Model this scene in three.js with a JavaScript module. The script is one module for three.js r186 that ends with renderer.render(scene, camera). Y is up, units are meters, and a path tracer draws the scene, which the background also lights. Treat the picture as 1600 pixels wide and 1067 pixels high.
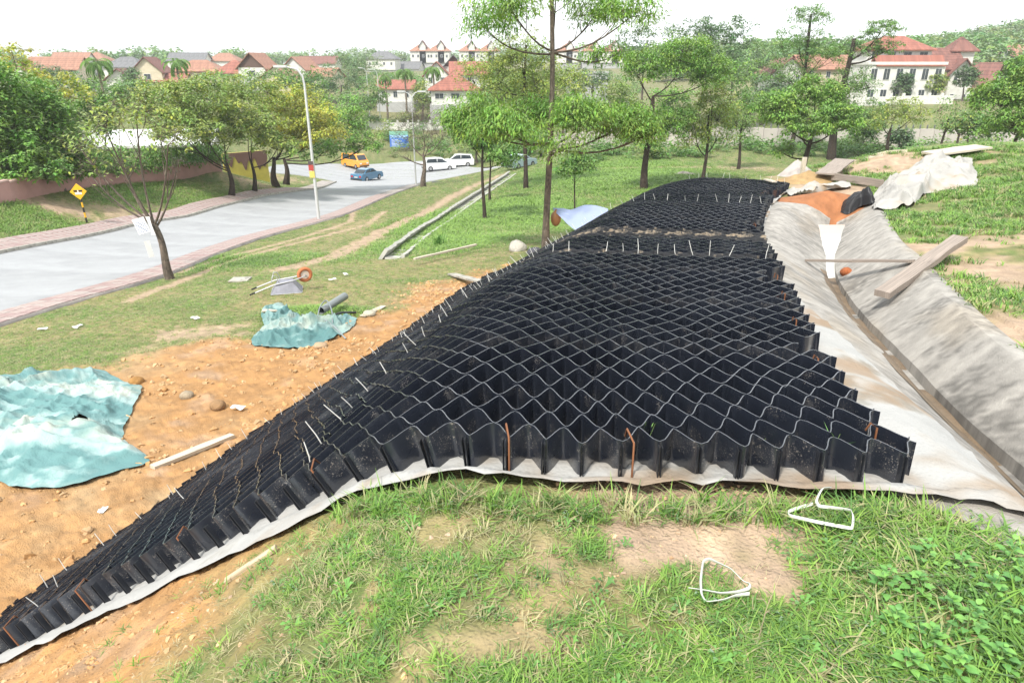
import * as THREE from 'three';
import { mergeGeometries, mergeVertices, toCreasedNormals } from 'three/addons/utils/BufferGeometryUtils.js';

// ---------------------------------------------------------------- camera, sky, sun, exposure
const scene = new THREE.Scene();
const EYE = 1.7, PITCH = 22 * Math.PI / 180, FOCAL = 1067;          // focal length in pixels of a 1600-wide frame
const camera = new THREE.PerspectiveCamera(2 * Math.atan(533.5 / FOCAL) * 180 / Math.PI, 1600 / 1067, 0.1, 6000);
camera.position.set(0, EYE, 0);
camera.rotation.set(-PITCH, 0, 0);

const SKY_W = 256, SKY_H = 128;
const skyData = new Float32Array(SKY_W * SKY_H * 4);
for (let j = 0; j < SKY_H; j++) {
  const el = Math.PI * ((j + 0.5) / SKY_H - 0.5);
  for (let i = 0; i < SKY_W; i++) {
    const t = Math.max(0, Math.sin(el)), o = (j * SKY_W + i) * 4;
    const a = Math.pow(1 - t, 3), k = 1.0 + 0.1 * t;
    skyData[o] = k * (0.90 + 0.06 * a); skyData[o + 1] = k * (0.955 + 0.025 * a); skyData[o + 2] = k * (1.0 - 0.005 * a); skyData[o + 3] = 1;
  }
}
const skyTex = new THREE.DataTexture(skyData, SKY_W, SKY_H, THREE.RGBAFormat, THREE.FloatType);
skyTex.mapping = THREE.EquirectangularReflectionMapping; skyTex.magFilter = THREE.LinearFilter; skyTex.needsUpdate = true;
scene.background = skyTex; scene.environment = skyTex;
scene.backgroundIntensity = 0.68; scene.environmentIntensity = 0.68;

const sun = new THREE.DirectionalLight(new THREE.Color(1.0, 0.95, 0.86), 2.3);
sun.position.set(-30, 75, 30); sun.target.position.set(0, 0, -20);
sun.castShadow = true; sun.shadow.radius = 12; sun.shadow.mapSize.set(2048, 2048);
Object.assign(sun.shadow.camera, { left: -60, right: 60, top: 60, bottom: -60, near: 1, far: 260 });
sun.name = 'sun'; scene.add(sun, sun.target);
scene.fog = new THREE.FogExp2(new THREE.Color(0.93, 0.97, 1.0), 0.00045);

const renderer = new THREE.WebGLRenderer({ antialias: true });
renderer.setSize(1024, 682);
renderer.toneMapping = THREE.LinearToneMapping;
renderer.toneMappingExposure = 2.4;
renderer.shadowMap.enabled = true;

// ---------------------------------------------------------------- helpers
let seedState = 12345;
const seed = (n) => { seedState = n >>> 0; };
const rnd = () => { seedState = (seedState + 0x6d2b79f5) | 0; let t = Math.imul(seedState ^ (seedState >>> 15), 1 | seedState); t = (t + Math.imul(t ^ (t >>> 7), 61 | t)) ^ t; return ((t ^ (t >>> 14)) >>> 0) / 4294967296; };
const rr = (a, b) => a + (b - a) * rnd();
const clamp = (x, a = 0, b = 1) => Math.min(b, Math.max(a, x));
const lerp = (a, b, t) => a + (b - a) * t;
const sstep = (a, b, x) => { const t = clamp((x - a) / (b - a)); return t * t * (3 - 2 * t); };
const hash2 = (i, j) => { let h = Math.imul(i | 0, 374761393) + Math.imul(j | 0, 668265263) | 0; h = Math.imul(h ^ (h >>> 13), 1274126177); return ((h ^ (h >>> 16)) >>> 0) / 4294967296; };
function vn(x, y) {                                       // value noise 0..1
  const i = Math.floor(x), j = Math.floor(y), fx = x - i, fy = y - j, ux = fx * fx * (3 - 2 * fx), uy = fy * fy * (3 - 2 * fy);
  return lerp(lerp(hash2(i, j), hash2(i + 1, j), ux), lerp(hash2(i, j + 1), hash2(i + 1, j + 1), ux), uy);
}
const fbm = (x, y, n = 4) => { let s = 0, a = 0.5, w = 0; for (let k = 0; k < n; k++) { s += a * vn(x, y); w += a; x = x * 2.03 + 17.1; y = y * 2.03 + 5.3; a *= 0.5; } return s / w; };
function table(pts) {                                     // monotone-ish cubic through [x, y] pairs
  const n = pts.length, m = [];
  for (let i = 0; i < n; i++) {
    const a = pts[Math.max(0, i - 1)], b = pts[Math.min(n - 1, i + 1)];
    m.push((b[1] - a[1]) / (b[0] - a[0] || 1));
  }
  return (x) => {
    if (x <= pts[0][0]) return pts[0][1] + m[0] * (x - pts[0][0]);
    if (x >= pts[n - 1][0]) return pts[n - 1][1] + m[n - 1] * (x - pts[n - 1][0]);
    let i = 0; while (x > pts[i + 1][0]) i++;
    const h = pts[i + 1][0] - pts[i][0], t = (x - pts[i][0]) / h, t2 = t * t, t3 = t2 * t;
    return (2 * t3 - 3 * t2 + 1) * pts[i][1] + (t3 - 2 * t2 + t) * h * m[i] + (-2 * t3 + 3 * t2) * pts[i + 1][1] + (t3 - t2) * h * m[i + 1];
  };
}
const SP = Math.sin(PITCH), CP = Math.cos(PITCH);
// survey: a sight line of the photograph (px, py of 1600 x 1067), met `drop` metres below the eye or `dist` metres along the lens axis. Gives [x, y, D], D = -z
const sight = (px, py) => { const dx = (px - 800) / FOCAL, dy = -(py - 533.5) / FOCAL; return [dx, dy * CP - SP, dy * SP + CP]; };
const atDrop = (px, py, drop) => { const s = sight(px, py), t = -drop / s[1]; return [s[0] * t, EYE - drop, s[2] * t]; };
const atDist = (px, py, t) => { const s = sight(px, py); return [s[0] * t, EYE + s[1] * t, s[2] * t]; };
// the point where a sight line meets the terrain
function onGround(px, py, from = 1.2) {
  const s = sight(px, py); let t = from, step = 0.05;
  for (let i = 0; i < 4000; i++) {
    const x = s[0] * t, y = EYE + s[1] * t, D = s[2] * t;
    if (y < ground(x, D)) { t -= step; if (step < 0.002) break; step *= 0.3; continue; }
    t += step; if (i > 60 && step < t * 0.01 && step >= 0.05) step = t * 0.01;
    if (t > 900) break;
  }
  return [s[0] * t, EYE + s[1] * t, s[2] * t];
}
const taken = new Map();
function numbered(name) { const n = taken.get(name) ?? 0; taken.set(name, n + 1); return n ? name + '_' + String(n).padStart(3, '0') : name; }
function tag(o, label, category, group, kind) {
  if (label) o.userData.label = label; if (category) o.userData.category = category;
  if (group) o.userData.group = group; if (kind) o.userData.kind = kind;
  return o;
}
function mesh(name, geo, mat, parent) {                   // a named mesh; without parent it is top-level
  const o = new THREE.Mesh(geo, mat); o.name = parent ? name : numbered(name); o.castShadow = o.receiveShadow = true;
  (parent ?? scene).add(o); return o;
}
function root(name, label, category, pos = [0, 0, 0], turn = 0, group) {
  const o = new THREE.Group(); o.name = numbered(name); o.position.set(...pos); o.rotation.y = turn; scene.add(o);
  return tag(o, label, category, group);
}
const struct = (name, geo, mat, label, category) => tag(mesh(name, geo, mat), label, category, null, 'structure');
function geoOf(pos, idx, extra = {}) {
  const g = new THREE.BufferGeometry();
  g.setAttribute('position', new THREE.Float32BufferAttribute(pos, 3));
  if (extra.uv) g.setAttribute('uv', new THREE.Float32BufferAttribute(extra.uv, 2));
  if (extra.color) g.setAttribute('color', new THREE.Float32BufferAttribute(extra.color, 3));
  if (idx) g.setIndex(idx);
  g.computeVertexNormals(); return g;
}
// a box in metres, uv in metres, moved and turned
function box(w, h, d, x = 0, y = 0, z = 0, rx = 0, ry = 0, rz = 0) {
  const g = new THREE.BoxGeometry(w, h, d), p = g.attributes.position, n = g.attributes.normal, u = g.attributes.uv;
  for (let i = 0; i < p.count; i++) {
    if (Math.abs(n.getX(i)) > 0.5) u.setXY(i, p.getZ(i), p.getY(i)); else if (Math.abs(n.getY(i)) > 0.5) u.setXY(i, p.getX(i), p.getZ(i)); else u.setXY(i, p.getX(i), p.getY(i));
  }
  if (rx) g.rotateX(rx); if (ry) g.rotateY(ry); if (rz) g.rotateZ(rz);
  return g.translate(x, y, z);
}
function tube(pts, radii, sides = 6, cap = true) {        // tapered tube through points, uv in metres
  const pos = [], uv = [], idx = []; let len = 0;
  const P = pts.map((p) => new THREE.Vector3(...p)), T = new THREE.Vector3(), A = new THREE.Vector3(), B = new THREE.Vector3();
  let ref = new THREE.Vector3(0.31, 0.2, 0.93);
  for (let i = 0; i < P.length; i++) {
    T.copy(P[Math.min(P.length - 1, i + 1)]).sub(P[Math.max(0, i - 1)]).normalize();
    if (Math.abs(T.dot(ref)) > 0.95) ref = new THREE.Vector3(0.9, -0.3, 0.1);
    A.copy(ref).addScaledVector(T, -T.dot(ref)).normalize(); B.crossVectors(T, A); ref = A.clone();
    if (i) len += P[i].distanceTo(P[i - 1]);
    const r = typeof radii === 'number' ? radii : radii[i];
    for (let k = 0; k <= sides; k++) {
      const a = k / sides * Math.PI * 2, c = Math.cos(a) * r, s = Math.sin(a) * r;
      pos.push(P[i].x + A.x * c + B.x * s, P[i].y + A.y * c + B.y * s, P[i].z + A.z * c + B.z * s); uv.push(k / sides * 6.28 * r, len);
      if (i && k < sides) { const q = i * (sides + 1) + k, w = q - sides - 1; idx.push(w, w + 1, q, w + 1, q + 1, q); }
    }
  }
  if (cap) for (const [e, f] of [[0, 1], [P.length - 1, 0]]) { const c = pos.length / 3; pos.push(P[e].x, P[e].y, P[e].z); uv.push(0, 0); for (let k = 0; k < sides; k++) { const q = e * (sides + 1) + k; f ? idx.push(c, q + 1, q) : idx.push(c, q, q + 1); } }
  return geoOf(pos, idx, { uv });
}
const merge = (list) => mergeGeometries(list.map((g) => { const q = g.index ? g : g; for (const k of Object.keys(q.attributes)) if (!['position', 'normal', 'uv'].includes(k)) q.deleteAttribute(k); return q; }));
// computed textures
function dataTex(n, fn, srgb = true) {                    // fn(u, v) -> [r, g, b] 0..1, tileable functions preferred
  const d = new Uint8Array(n * n * 4);
  for (let j = 0; j < n; j++) for (let i = 0; i < n; i++) { const c = fn(i, j, n), o = (j * n + i) * 4; d[o] = clamp(c[0]) * 255; d[o + 1] = clamp(c[1]) * 255; d[o + 2] = clamp(c[2]) * 255; d[o + 3] = 255; }
  const t = new THREE.DataTexture(d, n, n); t.wrapS = t.wrapT = THREE.RepeatWrapping; t.magFilter = THREE.LinearFilter; t.minFilter = THREE.LinearMipmapLinearFilter;
  if (srgb) t.colorSpace = THREE.SRGBColorSpace; t.needsUpdate = true; return t;
}
function tvn(x, y, per) {                                 // tileable value noise
  const i = Math.floor(x), j = Math.floor(y), fx = x - i, fy = y - j, ux = fx * fx * (3 - 2 * fx), uy = fy * fy * (3 - 2 * fy), m = (a) => ((a % per) + per) % per;
  return lerp(lerp(hash2(m(i), m(j)), hash2(m(i + 1), m(j)), ux), lerp(hash2(m(i), m(j + 1)), hash2(m(i + 1), m(j + 1)), ux), uy);
}
const tfbm = (u, v, f, n = 4) => { let s = 0, a = 0.5, w = 0; for (let k = 0; k < n; k++) { s += a * tvn(u * f + k * 0, v * f, f); w += a; f *= 2; a *= 0.55; } return s / w; };
const rep = (t, sx, sy = sx) => { const c = t.clone(); c.repeat.set(sx, sy); c.needsUpdate = true; return c; };
const lin = (r, g, b) => new THREE.Color().setRGB(r, g, b);
const std = (color, roughness = 0.85, more = {}) => new THREE.MeshStandardMaterial({ color, roughness, side: THREE.DoubleSide, ...more });
// grain maps: mean near white, used to vary a base colour; and bump relief
const grainTex = dataTex(512, (i, j, n) => { const u = i / n, v = j / n, a = 0.74 + 0.26 * tfbm(u, v, 8, 5), b = hash2(i, j) * 0.1; const k = a - 0.05 + b; return [k, k, k]; });
const reliefTex = dataTex(512, (i, j, n) => { const u = i / n, v = j / n, k = 0.65 * tfbm(u, v, 12, 5) + 0.35 * tvn(u * 128, v * 128, 128); return [k, k, k]; }, false);
const woodTex = dataTex(512, (i, j, n) => { const u = i / n, v = j / n, g = tvn(u * 64, v * 3, 64) * 0.5 + tvn(u * 128, v * 6, 128) * 0.3 + tfbm(u, v, 4, 3) * 0.4, k = 0.62 + 0.42 * g - (g > 0.86 ? 0.2 : 0); return [k, k * 0.985, k * 0.96]; });
// ---------------------------------------------------------------- terrain heights
// lower ground: thin plate through surveyed points
const LOW = [
  [0, 1010, 4.55], [210, 850, 4.8], [410, 690, 5.1], [600, 555, 5.5], [745, 450, 6.0], [225, 765, 4.95], [0, 760, 5.0], [0, 580, 5.7], [300, 620, 5.35], [0, 500, 6.4], [130, 470, 6.5],
  [447, 450, 6.1], [265, 435, 6.95], [350, 400, 7.5], [497, 345, 9.06], [570, 320, 10], [650, 290, 11.5], [745, 265, 12.6], [800, 250, 12.6], [700, 330, 8.6], [640, 390, 7.35], [855, 385, 6.5],
  [1000, 290, 8.4], [1000, 240, 9.3], [1250, 240, 9.0], [1100, 260, 8.8], [900, 232, 9.8], [1250, 228, 9.3], [1550, 226, 9.2], [0, 395, 7.0], [120, 345, 7.6], [0, 330, 6.55], [0, 312, 6.3], [200, 282, 7.2],
  [330, 268, 8.0], [363, 305, 9.0], [440, 290, 10.2], [470, 297, 9.9], [540, 262, 13.3], [640, 240, 13], [450, 268, 11.4], [650, 205, 10.8], [590, 182, 9.2], [700, 152, 6.6], [820, 190, 9.4], [1000, 190, 8.6], [800, 150, 6.6], [1450, 170, 6.2], [1250, 175, 6.8], [1600, 185, 7.0],
].map(([px, py, d]) => atDrop(px, py, d)).concat([
  [-60, -2.6, 50], [-80, -3.2, 100], [-50, -4.6, 110], [-90, -3.5, 160], [-40, -3.8, 160], [0, -4.0, 185], [60, -3.6, 170], [130, -3.6, 140], [0, -1.5, 260], [-120, -2, 260], [120, -0.5, 240], [0, 3, 420], [-200, 1, 400], [220, 7, 380],
  [-8, -2.3, -5], [-20, -3.6, 4], [-34, -3.6, 16], [8, -6.6, 40], [22, -6.6, 42], [60, -6.8, 60], [120, -6, 90], [0, 4, 900], [-500, 4, 900], [500, 14, 900], [0, 4, 1600],
]);
const warp = (x, D) => { const q = Math.hypot(x, Math.max(D, -9) + 10) + 6; return [3.2 * x / q, 2.2 * Math.log(q)]; };
const tpsPts = LOW.map((p) => warp(p[0], p[2])), tpsN = LOW.length;
const tpsW = (() => {
  const n = tpsN + 3, A = Array.from({ length: n }, () => new Float64Array(n + 1));
  const U = (r2) => (r2 < 1e-12 ? 0 : r2 * Math.log(r2));
  for (let i = 0; i < tpsN; i++) {
    for (let j = 0; j < tpsN; j++) A[i][j] = U((tpsPts[i][0] - tpsPts[j][0]) ** 2 + (tpsPts[i][1] - tpsPts[j][1]) ** 2) + (i === j ? 0.004 : 0);
    A[i][tpsN] = A[tpsN][i] = 1; A[i][tpsN + 1] = A[tpsN + 1][i] = tpsPts[i][0]; A[i][tpsN + 2] = A[tpsN + 2][i] = tpsPts[i][1]; A[i][n] = LOW[i][1];
  }
  for (let c = 0; c < n; c++) {
    let b = c; for (let r = c + 1; r < n; r++) if (Math.abs(A[r][c]) > Math.abs(A[b][c])) b = r;
    [A[c], A[b]] = [A[b], A[c]];
    for (let r = 0; r < n; r++) if (r !== c) { const f = A[r][c] / A[c][c]; if (f) for (let k = c; k <= n; k++) A[r][k] -= f * A[c][k]; }
  }
  return A.map((row, i) => row[n] / row[i]);
})();
function lowGround(x, D) {
  const [a, b] = warp(x, D); let s = tpsW[tpsN] + tpsW[tpsN + 1] * a + tpsW[tpsN + 2] * b;
  for (let i = 0; i < tpsN; i++) { const r2 = (a - tpsPts[i][0]) ** 2 + (b - tpsPts[i][1]) ** 2; if (r2 > 1e-12) s += tpsW[i] * r2 * Math.log(r2); }
  return clamp(s, -14, 22);
}
// embankment: crest and toe, x as a function of D
const crestX = table([[-8, -1.5], [0, -0.72], [3, -0.45], [4.8, -0.26], [8.3, 0.48], [11.5, 1.7], [14.7, 2.9], [18, 4.6], [20, 6.6], [23, 12], [26, 20], [31, 40], [36, 80], [40, 200]]);
const toeX = table([[-8, -6.2], [0, -5], [4.4, -4.4], [6.1, -4.1], [8.7, -3.66], [12.9, -2.6], [19, -1.0], [23, 1], [28, 7], [33, 16], [40, 34], [47, 80], [52, 200]]);
const drainX = table([[-8, 2.75], [0, 2.7], [2.5, 2.74], [3.5, 2.9], [4.3, 3.06], [5.8, 3.5], [8.3, 4.27], [10, 4.85], [13.7, 6.5], [15, 7.15], [17, 8.2]]);
const upLeft = table([[-8, 0.1], [0, 0.0], [2.9, -0.06], [5, -0.25], [7.7, -0.52], [11.8, -0.8], [15.8, -1.0], [19, -1.25], [26, -1.6], [60, -3]]);
const upRight = table([[-8, 0.15], [0, 0.0], [4, -0.08], [8, -0.13], [14, -0.2], [20, -0.45], [28, -1], [60, -3]]);
const matRight = table([[2.62, 1.79], [3.16, 1.8], [4.07, 2.02], [6.4, 2.68], [10.1, 3.74], [13.5, 5.1], [17, 6.8]]);
const gauss = (x, D, cx, cD, rx, rD) => Math.exp(-(((x - cx) / rx) ** 2 + ((D - cD) / rD) ** 2));
const DRAIN_END = 14.2;
function highGround(x, D) {
  const dx = x - drainX(clamp(D, -8, 18));
  let y = lerp(upLeft(D), upRight(D), sstep(0.5, 6, dx));
  y += 0.42 * gauss(x, D, 10.8, 20.5, 2.2, 1.5) + 0.2 * gauss(x, D, 9.6, 17.6, 1.3, 1.1) - 0.15 * gauss(x, D, 7.6, 16.5, 1.2, 1.2);
  y += 0.03 * Math.sin(D * 1.25 - 1.2) * sstep(3.5, 7, D) * sstep(20, 15, D) * sstep(0.2, -1.2, dx);
  return y;
}
function drainCut(x, D) {                                  // depth of the concrete drain below the terrace
  const dx = x - drainX(clamp(D, -8, 18)), live = sstep(DRAIN_END + 0.5, DRAIN_END - 0.6, D);
  if (live <= 0 || dx < -1.6 || dx > 1.4) return 0;
  const right = lerp(0.34, 0.7, sstep(4, 9, D)), left = lerp(0.6, 0.85, sstep(2, 4, D)) + 0.4 * sstep(4, 10, D), depth = lerp(0.37, 0.52, sstep(4, 9, D));
  let k = dx > 0 ? 1 - clamp((dx - 0.07) / right) : 1 - clamp((-dx - 0.07) / left);
  k = dx > 0 ? k : k * k * (1.6 - 0.6 * k);
  return live * (depth * k + (Math.abs(dx) < 0.07 ? 0.05 : 0));
}
const slopeFrac = (x, D) => { const c = crestX(D), t = (c - x) / (c - toeX(D)); return t; };
function slopeEase(t) { const e = 0.09; if (t <= -e) return 0; if (t >= 1 + e) return 1; if (t < e) return (t + e) ** 2 / (4 * e); if (t > 1 - e) return 1 - (1 + e - t) ** 2 / (4 * e); return t; }
function smoothGround(x, D) {
  const f = slopeEase(slopeFrac(x, D));
  return f <= 0 ? highGround(x, D) : f >= 1 ? lowGround(x, D) : lerp(highGround(x, D), lowGround(x, D), f);
}
function ground(x, D) { return smoothGround(x, D) - (slopeFrac(x, D) < 0 ? drainCut(x, D) : 0); }
// ---------------------------------------------------------------- what covers the ground
const soilReach = table([[-8, 3], [2, 4.5], [5, 6.5], [8, 7.2], [12, 6.6], [13.5, 5], [15, 2.6], [17, 2.0], [20, 1.6], [24, -0.4], [30, -3]]);
const blob = (px, py, rx, rD, w = 1) => { const p = onGround(px, py); return [p[0], p[2], rx, rD, w]; };
const BARE = [blob(1062, 785, 0.56, 0.42), blob(1020, 835, 0.42, 0.28, 1), blob(1110, 880, 0.24, 0.1, 0.75), blob(1130, 900, 0.2, 0.09, 0.6), blob(800, 1000, 0.3, 0.06, 0.35),
  blob(1560, 420, 0.8, 0.9), blob(1590, 520, 0.5, 0.6), blob(1450, 385, 0.9, 0.5), blob(1560, 375, 0.9, 0.5, 0.8), blob(1360, 262, 2.2, 1.0), blob(1290, 300, 1.4, 1.2), blob(1400, 245, 2.5, 0.8, 0.9), blob(1560, 250, 3, 0.5, 0.6),
  blob(300, 520, 1.2, 0.7, 0.9), blob(240, 545, 1.0, 0.4, 0.6), blob(330, 458, 1.5, 0.4, 0.5), blob(440, 425, 3, 0.3, 0.4), blob(560, 355, 1.4, 5, 0.55), blob(530, 390, 2.5, 1.2, 0.35),
  blob(90, 320, 3.4, 1.3, 1), blob(190, 335, 3.0, 1.2, 0.9), blob(250, 330, 3, 0.8, 0.7), blob(395, 285, 3, 2.5, 0.8), blob(430, 275, 3, 3, 0.8), blob(780, 395, 1.5, 0.5, 0.5), blob(720, 405, 1.6, 0.5, 0.5), blob(650, 470, 1.4, 1.0, 0.6)];
const GREENER = [blob(700, 380, 3, 3), blob(830, 330, 4, 8), blob(960, 270, 8, 14), blob(700, 350, 3, 6), blob(500, 487, 1.2, 0.5), blob(480, 300, 4, 10, 0.3), blob(330, 410, 5, 2, 0.6), blob(230, 300, 8, 5, 0.5), blob(50, 345, 6, 3, 0.6)];
// two wheel tracks and a footpath, as polylines in plan
const line = (pts) => pts.map(([px, py]) => { const p = onGround(px, py); return [p[0], p[2]]; });
const TRACKS = [[line([[600, 330], [575, 350], [520, 365], [440, 385], [330, 420], [200, 470]]), 0.22], [line([[552, 328], [548, 345], [500, 362], [400, 390], [280, 425]]), 0.2],
  [line([[790, 270], [740, 290], [700, 310], [660, 335], [600, 360], [520, 400], [440, 420]]), 0.5], [line([[1240, 263], [1000, 262], [880, 268]]), 0.3]];
function segDist(x, D, L) {
  let best = 1e9;
  for (let i = 0; i + 1 < L.length; i++) {
    const [ax, ay] = L[i], bx = L[i + 1][0] - ax, by = L[i + 1][1] - ay, t = clamp(((x - ax) * bx + (D - ay) * by) / (bx * bx + by * by));
    best = Math.min(best, Math.hypot(x - ax - bx * t, D - ay - by * t));
  }
  return best;
}
function cover(x, D) {                                     // [grass 0..1, orange soil 0..1, lush 0..1]
  const t = slopeFrac(x, D), n1 = fbm(x * 0.9 + 40, D * 0.9, 4), n2 = fbm(x * 3.1, D * 3.1 + 9, 3);
  let soil = 0, bare = 0, lush = 0;
  if (D < 34) {
    if (t > 0.96) { const d = toeX(D) - x; soil = sstep(0.9, -0.9, (d - soilReach(D)) / 1.3 + (n1 - 0.5) * 2.6); }
    if (D < 5 && t > -0.12) soil = Math.max(soil, sstep(0.0, 0.34, t + (n1 - 0.5) * 0.34 + (n2 - 0.5) * 0.3) * sstep(1.25, 1.0, t));
    else if (t > 0.02 && t < 1.02) soil = 1;
  }
  for (const [cx, cD, rx, rD, w] of BARE) { const q = ((x - cx) / rx) ** 2 + ((D - cD) / rD) ** 2; if (q < 6) bare = Math.max(bare, w * sstep(1.5, 0.5, Math.sqrt(q) + (n2 - 0.5) * 1.9 + (n1 - 0.5) * 0.6)); }
  for (const [cx, cD, rx, rD, w = 1] of GREENER) { const q = ((x - cx) / rx) ** 2 + ((D - cD) / rD) ** 2; if (q < 6) lush = Math.max(lush, w * sstep(1.7, 0.5, Math.sqrt(q) + (n1 - 0.5) * 0.8)); }
  if (D > 14 && D < 130) for (const [L, w] of TRACKS) { const d = segDist(x, D, L); if (d < w * 3) bare = Math.max(bare, 0.95 * sstep(1.7, 0.7, d / w + (n2 - 0.5))); }
  const thin = D < 34 && t > 1 ? 0.42 * sstep(0.35, 0.62, fbm(x * 0.45 + 3, D * 0.45 + 8, 4)) : t < 0 && D < 9 ? 0.5 * sstep(0.52, 0.68, fbm(x * 3.5 + 8, D * 3.5, 3)) : 0;
  const g = clamp(1 - Math.max(soil, bare, thin * (1 - lush)));
  return [g, Math.max(soil, bare * 0.0), lush, bare];
}
const C_ORANGE = [0.48, 0.255, 0.095], C_TAN = [0.5, 0.345, 0.185], C_PALE = [0.5, 0.365, 0.265], C_GRASS = [0.14, 0.195, 0.045], C_LUSH = [0.10, 0.19, 0.028], C_STRAW = [0.32, 0.26, 0.13], C_FIELD = [0.24, 0.22, 0.10];
const mix3 = (a, b, t) => [lerp(a[0], b[0], t), lerp(a[1], b[1], t), lerp(a[2], b[2], t)];
function groundColor(x, D, c = cover(x, D)) {
  const [g, soil, lush, bare] = c, a = fbm(x * 1.7 + 5, D * 1.7 + 2, 4), b = vn(x * 9, D * 9) * 0.6 + vn(x * 23, D * 23) * 0.4, w = fbm(x * 0.22, D * 0.22 + 30, 3);
  let grass = mix3(mix3(C_GRASS, C_STRAW, clamp(0.75 * sstep(0.3, 0.8, a * 0.6 + b * 0.4))), C_LUSH, clamp(lush * 0.8 + sstep(0.55, 0.75, w) * 0.35));
  if (D > 60) grass = mix3(grass, C_FIELD, sstep(100, 125, D) * 0.7);
  let dirt = mix3(mix3(C_TAN, C_ORANGE, soil * sstep(0.2, 0.55, w * 0.5 + a * 0.5 + (D < 4.6 ? 0.15 : 0))), C_PALE, clamp(bare * 0.8 * (1 - soil) + 0.5 * sstep(0.55, 0.8, a) * soil));
  const k = 0.82 + 0.36 * b; dirt = dirt.map((v) => v * k);
  return mix3(dirt, grass.map((v) => v * (0.85 + 0.3 * b)), g);
}
function relief(x, D, c) {
  const soft = (fbm(x * 1.1, D * 1.1, 3) - 0.5) * 0.10 * sstep(3, 8, D), r = Math.hypot(x, D);
  const clod = r < 26 ? (Math.abs(vn(x * 3.2, D * 3.2 + 6) - 0.5) * 0.07 * c[1] + Math.abs(vn(x * 7, D * 7) - 0.5) * 0.05 + Math.abs(vn(x * 17 + 3, D * 17) - 0.5) * 0.04 + vn(x * 41, D * 41) * 0.012) * (0.25 + 0.75 * c[1]) : 0;
  return soft * 0.6 + clod + (r < 9 ? vn(x * 30, D * 30) * 0.008 : 0) - 0.02;
}
// is the ground here under the geocell mat, the fabric or the concrete drain
const underMat = (x, D) => { const t = slopeFrac(x, D); return D > 2.5 && D < 18 && ((t <= 0.02 && x < drainX(D) + 0.8) || (t > 0 && t < 1.0 && D > 2.85 + t * 0.95)); };
// ---------------------------------------------------------------- the ground sheet
{
  const rad = [0.02]; let r = 0.6; while (r < 2000) { rad.push(r); r *= r < 9 ? 1.0085 : r < 45 ? 1.012 : 1.035; }
  const ang = []; const A0 = 0.86; for (let i = 0; i <= 560; i++) ang.push(-A0 + 2 * A0 * i / 560); for (let i = 1; i < 60; i++) ang.push(A0 + (2 * Math.PI - 2 * A0) * i / 60);
  const nr = rad.length, na = ang.length, pos = [], col = [], uv = [], idx = [];
  for (let i = 0; i < nr; i++) for (let k = 0; k < na; k++) {
    const x = rad[i] * Math.sin(ang[k]), D = rad[i] * Math.cos(ang[k]) - 0.6, c = cover(x, D), um = underMat(x, D);
    let y = ground(x, D) + (um ? -0.035 : relief(x, D, c));
    if (D > -1 && D < DRAIN_END && slopeFrac(x, D) < 0) { const dx = x - drainX(D); if (dx > -1.4 && dx < 1.1 && drainCut(x, D) > 0.005) y -= 0.16; }
    pos.push(x, y, -D); col.push(...groundColor(x, D, c)); uv.push(x * 0.8, D * 0.8);
    if (i) { const k2 = (k + 1) % na, p = (i - 1) * na + k, p2 = (i - 1) * na + k2, q = i * na + k, q2 = i * na + k2; idx.push(p, p2, q, p2, q2, q); }
  }
  const g = geoOf(pos, idx, { uv, color: col });
  const m = std(0xffffff, 0.95, { vertexColors: true, map: grainTex, bumpMap: reliefTex, bumpScale: 0.022 });
  struct('ground', g, m, 'grassy and bare orange earth ground sloping down from the embankment', 'ground');
  console.log('ground', nr, na);
}
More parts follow.
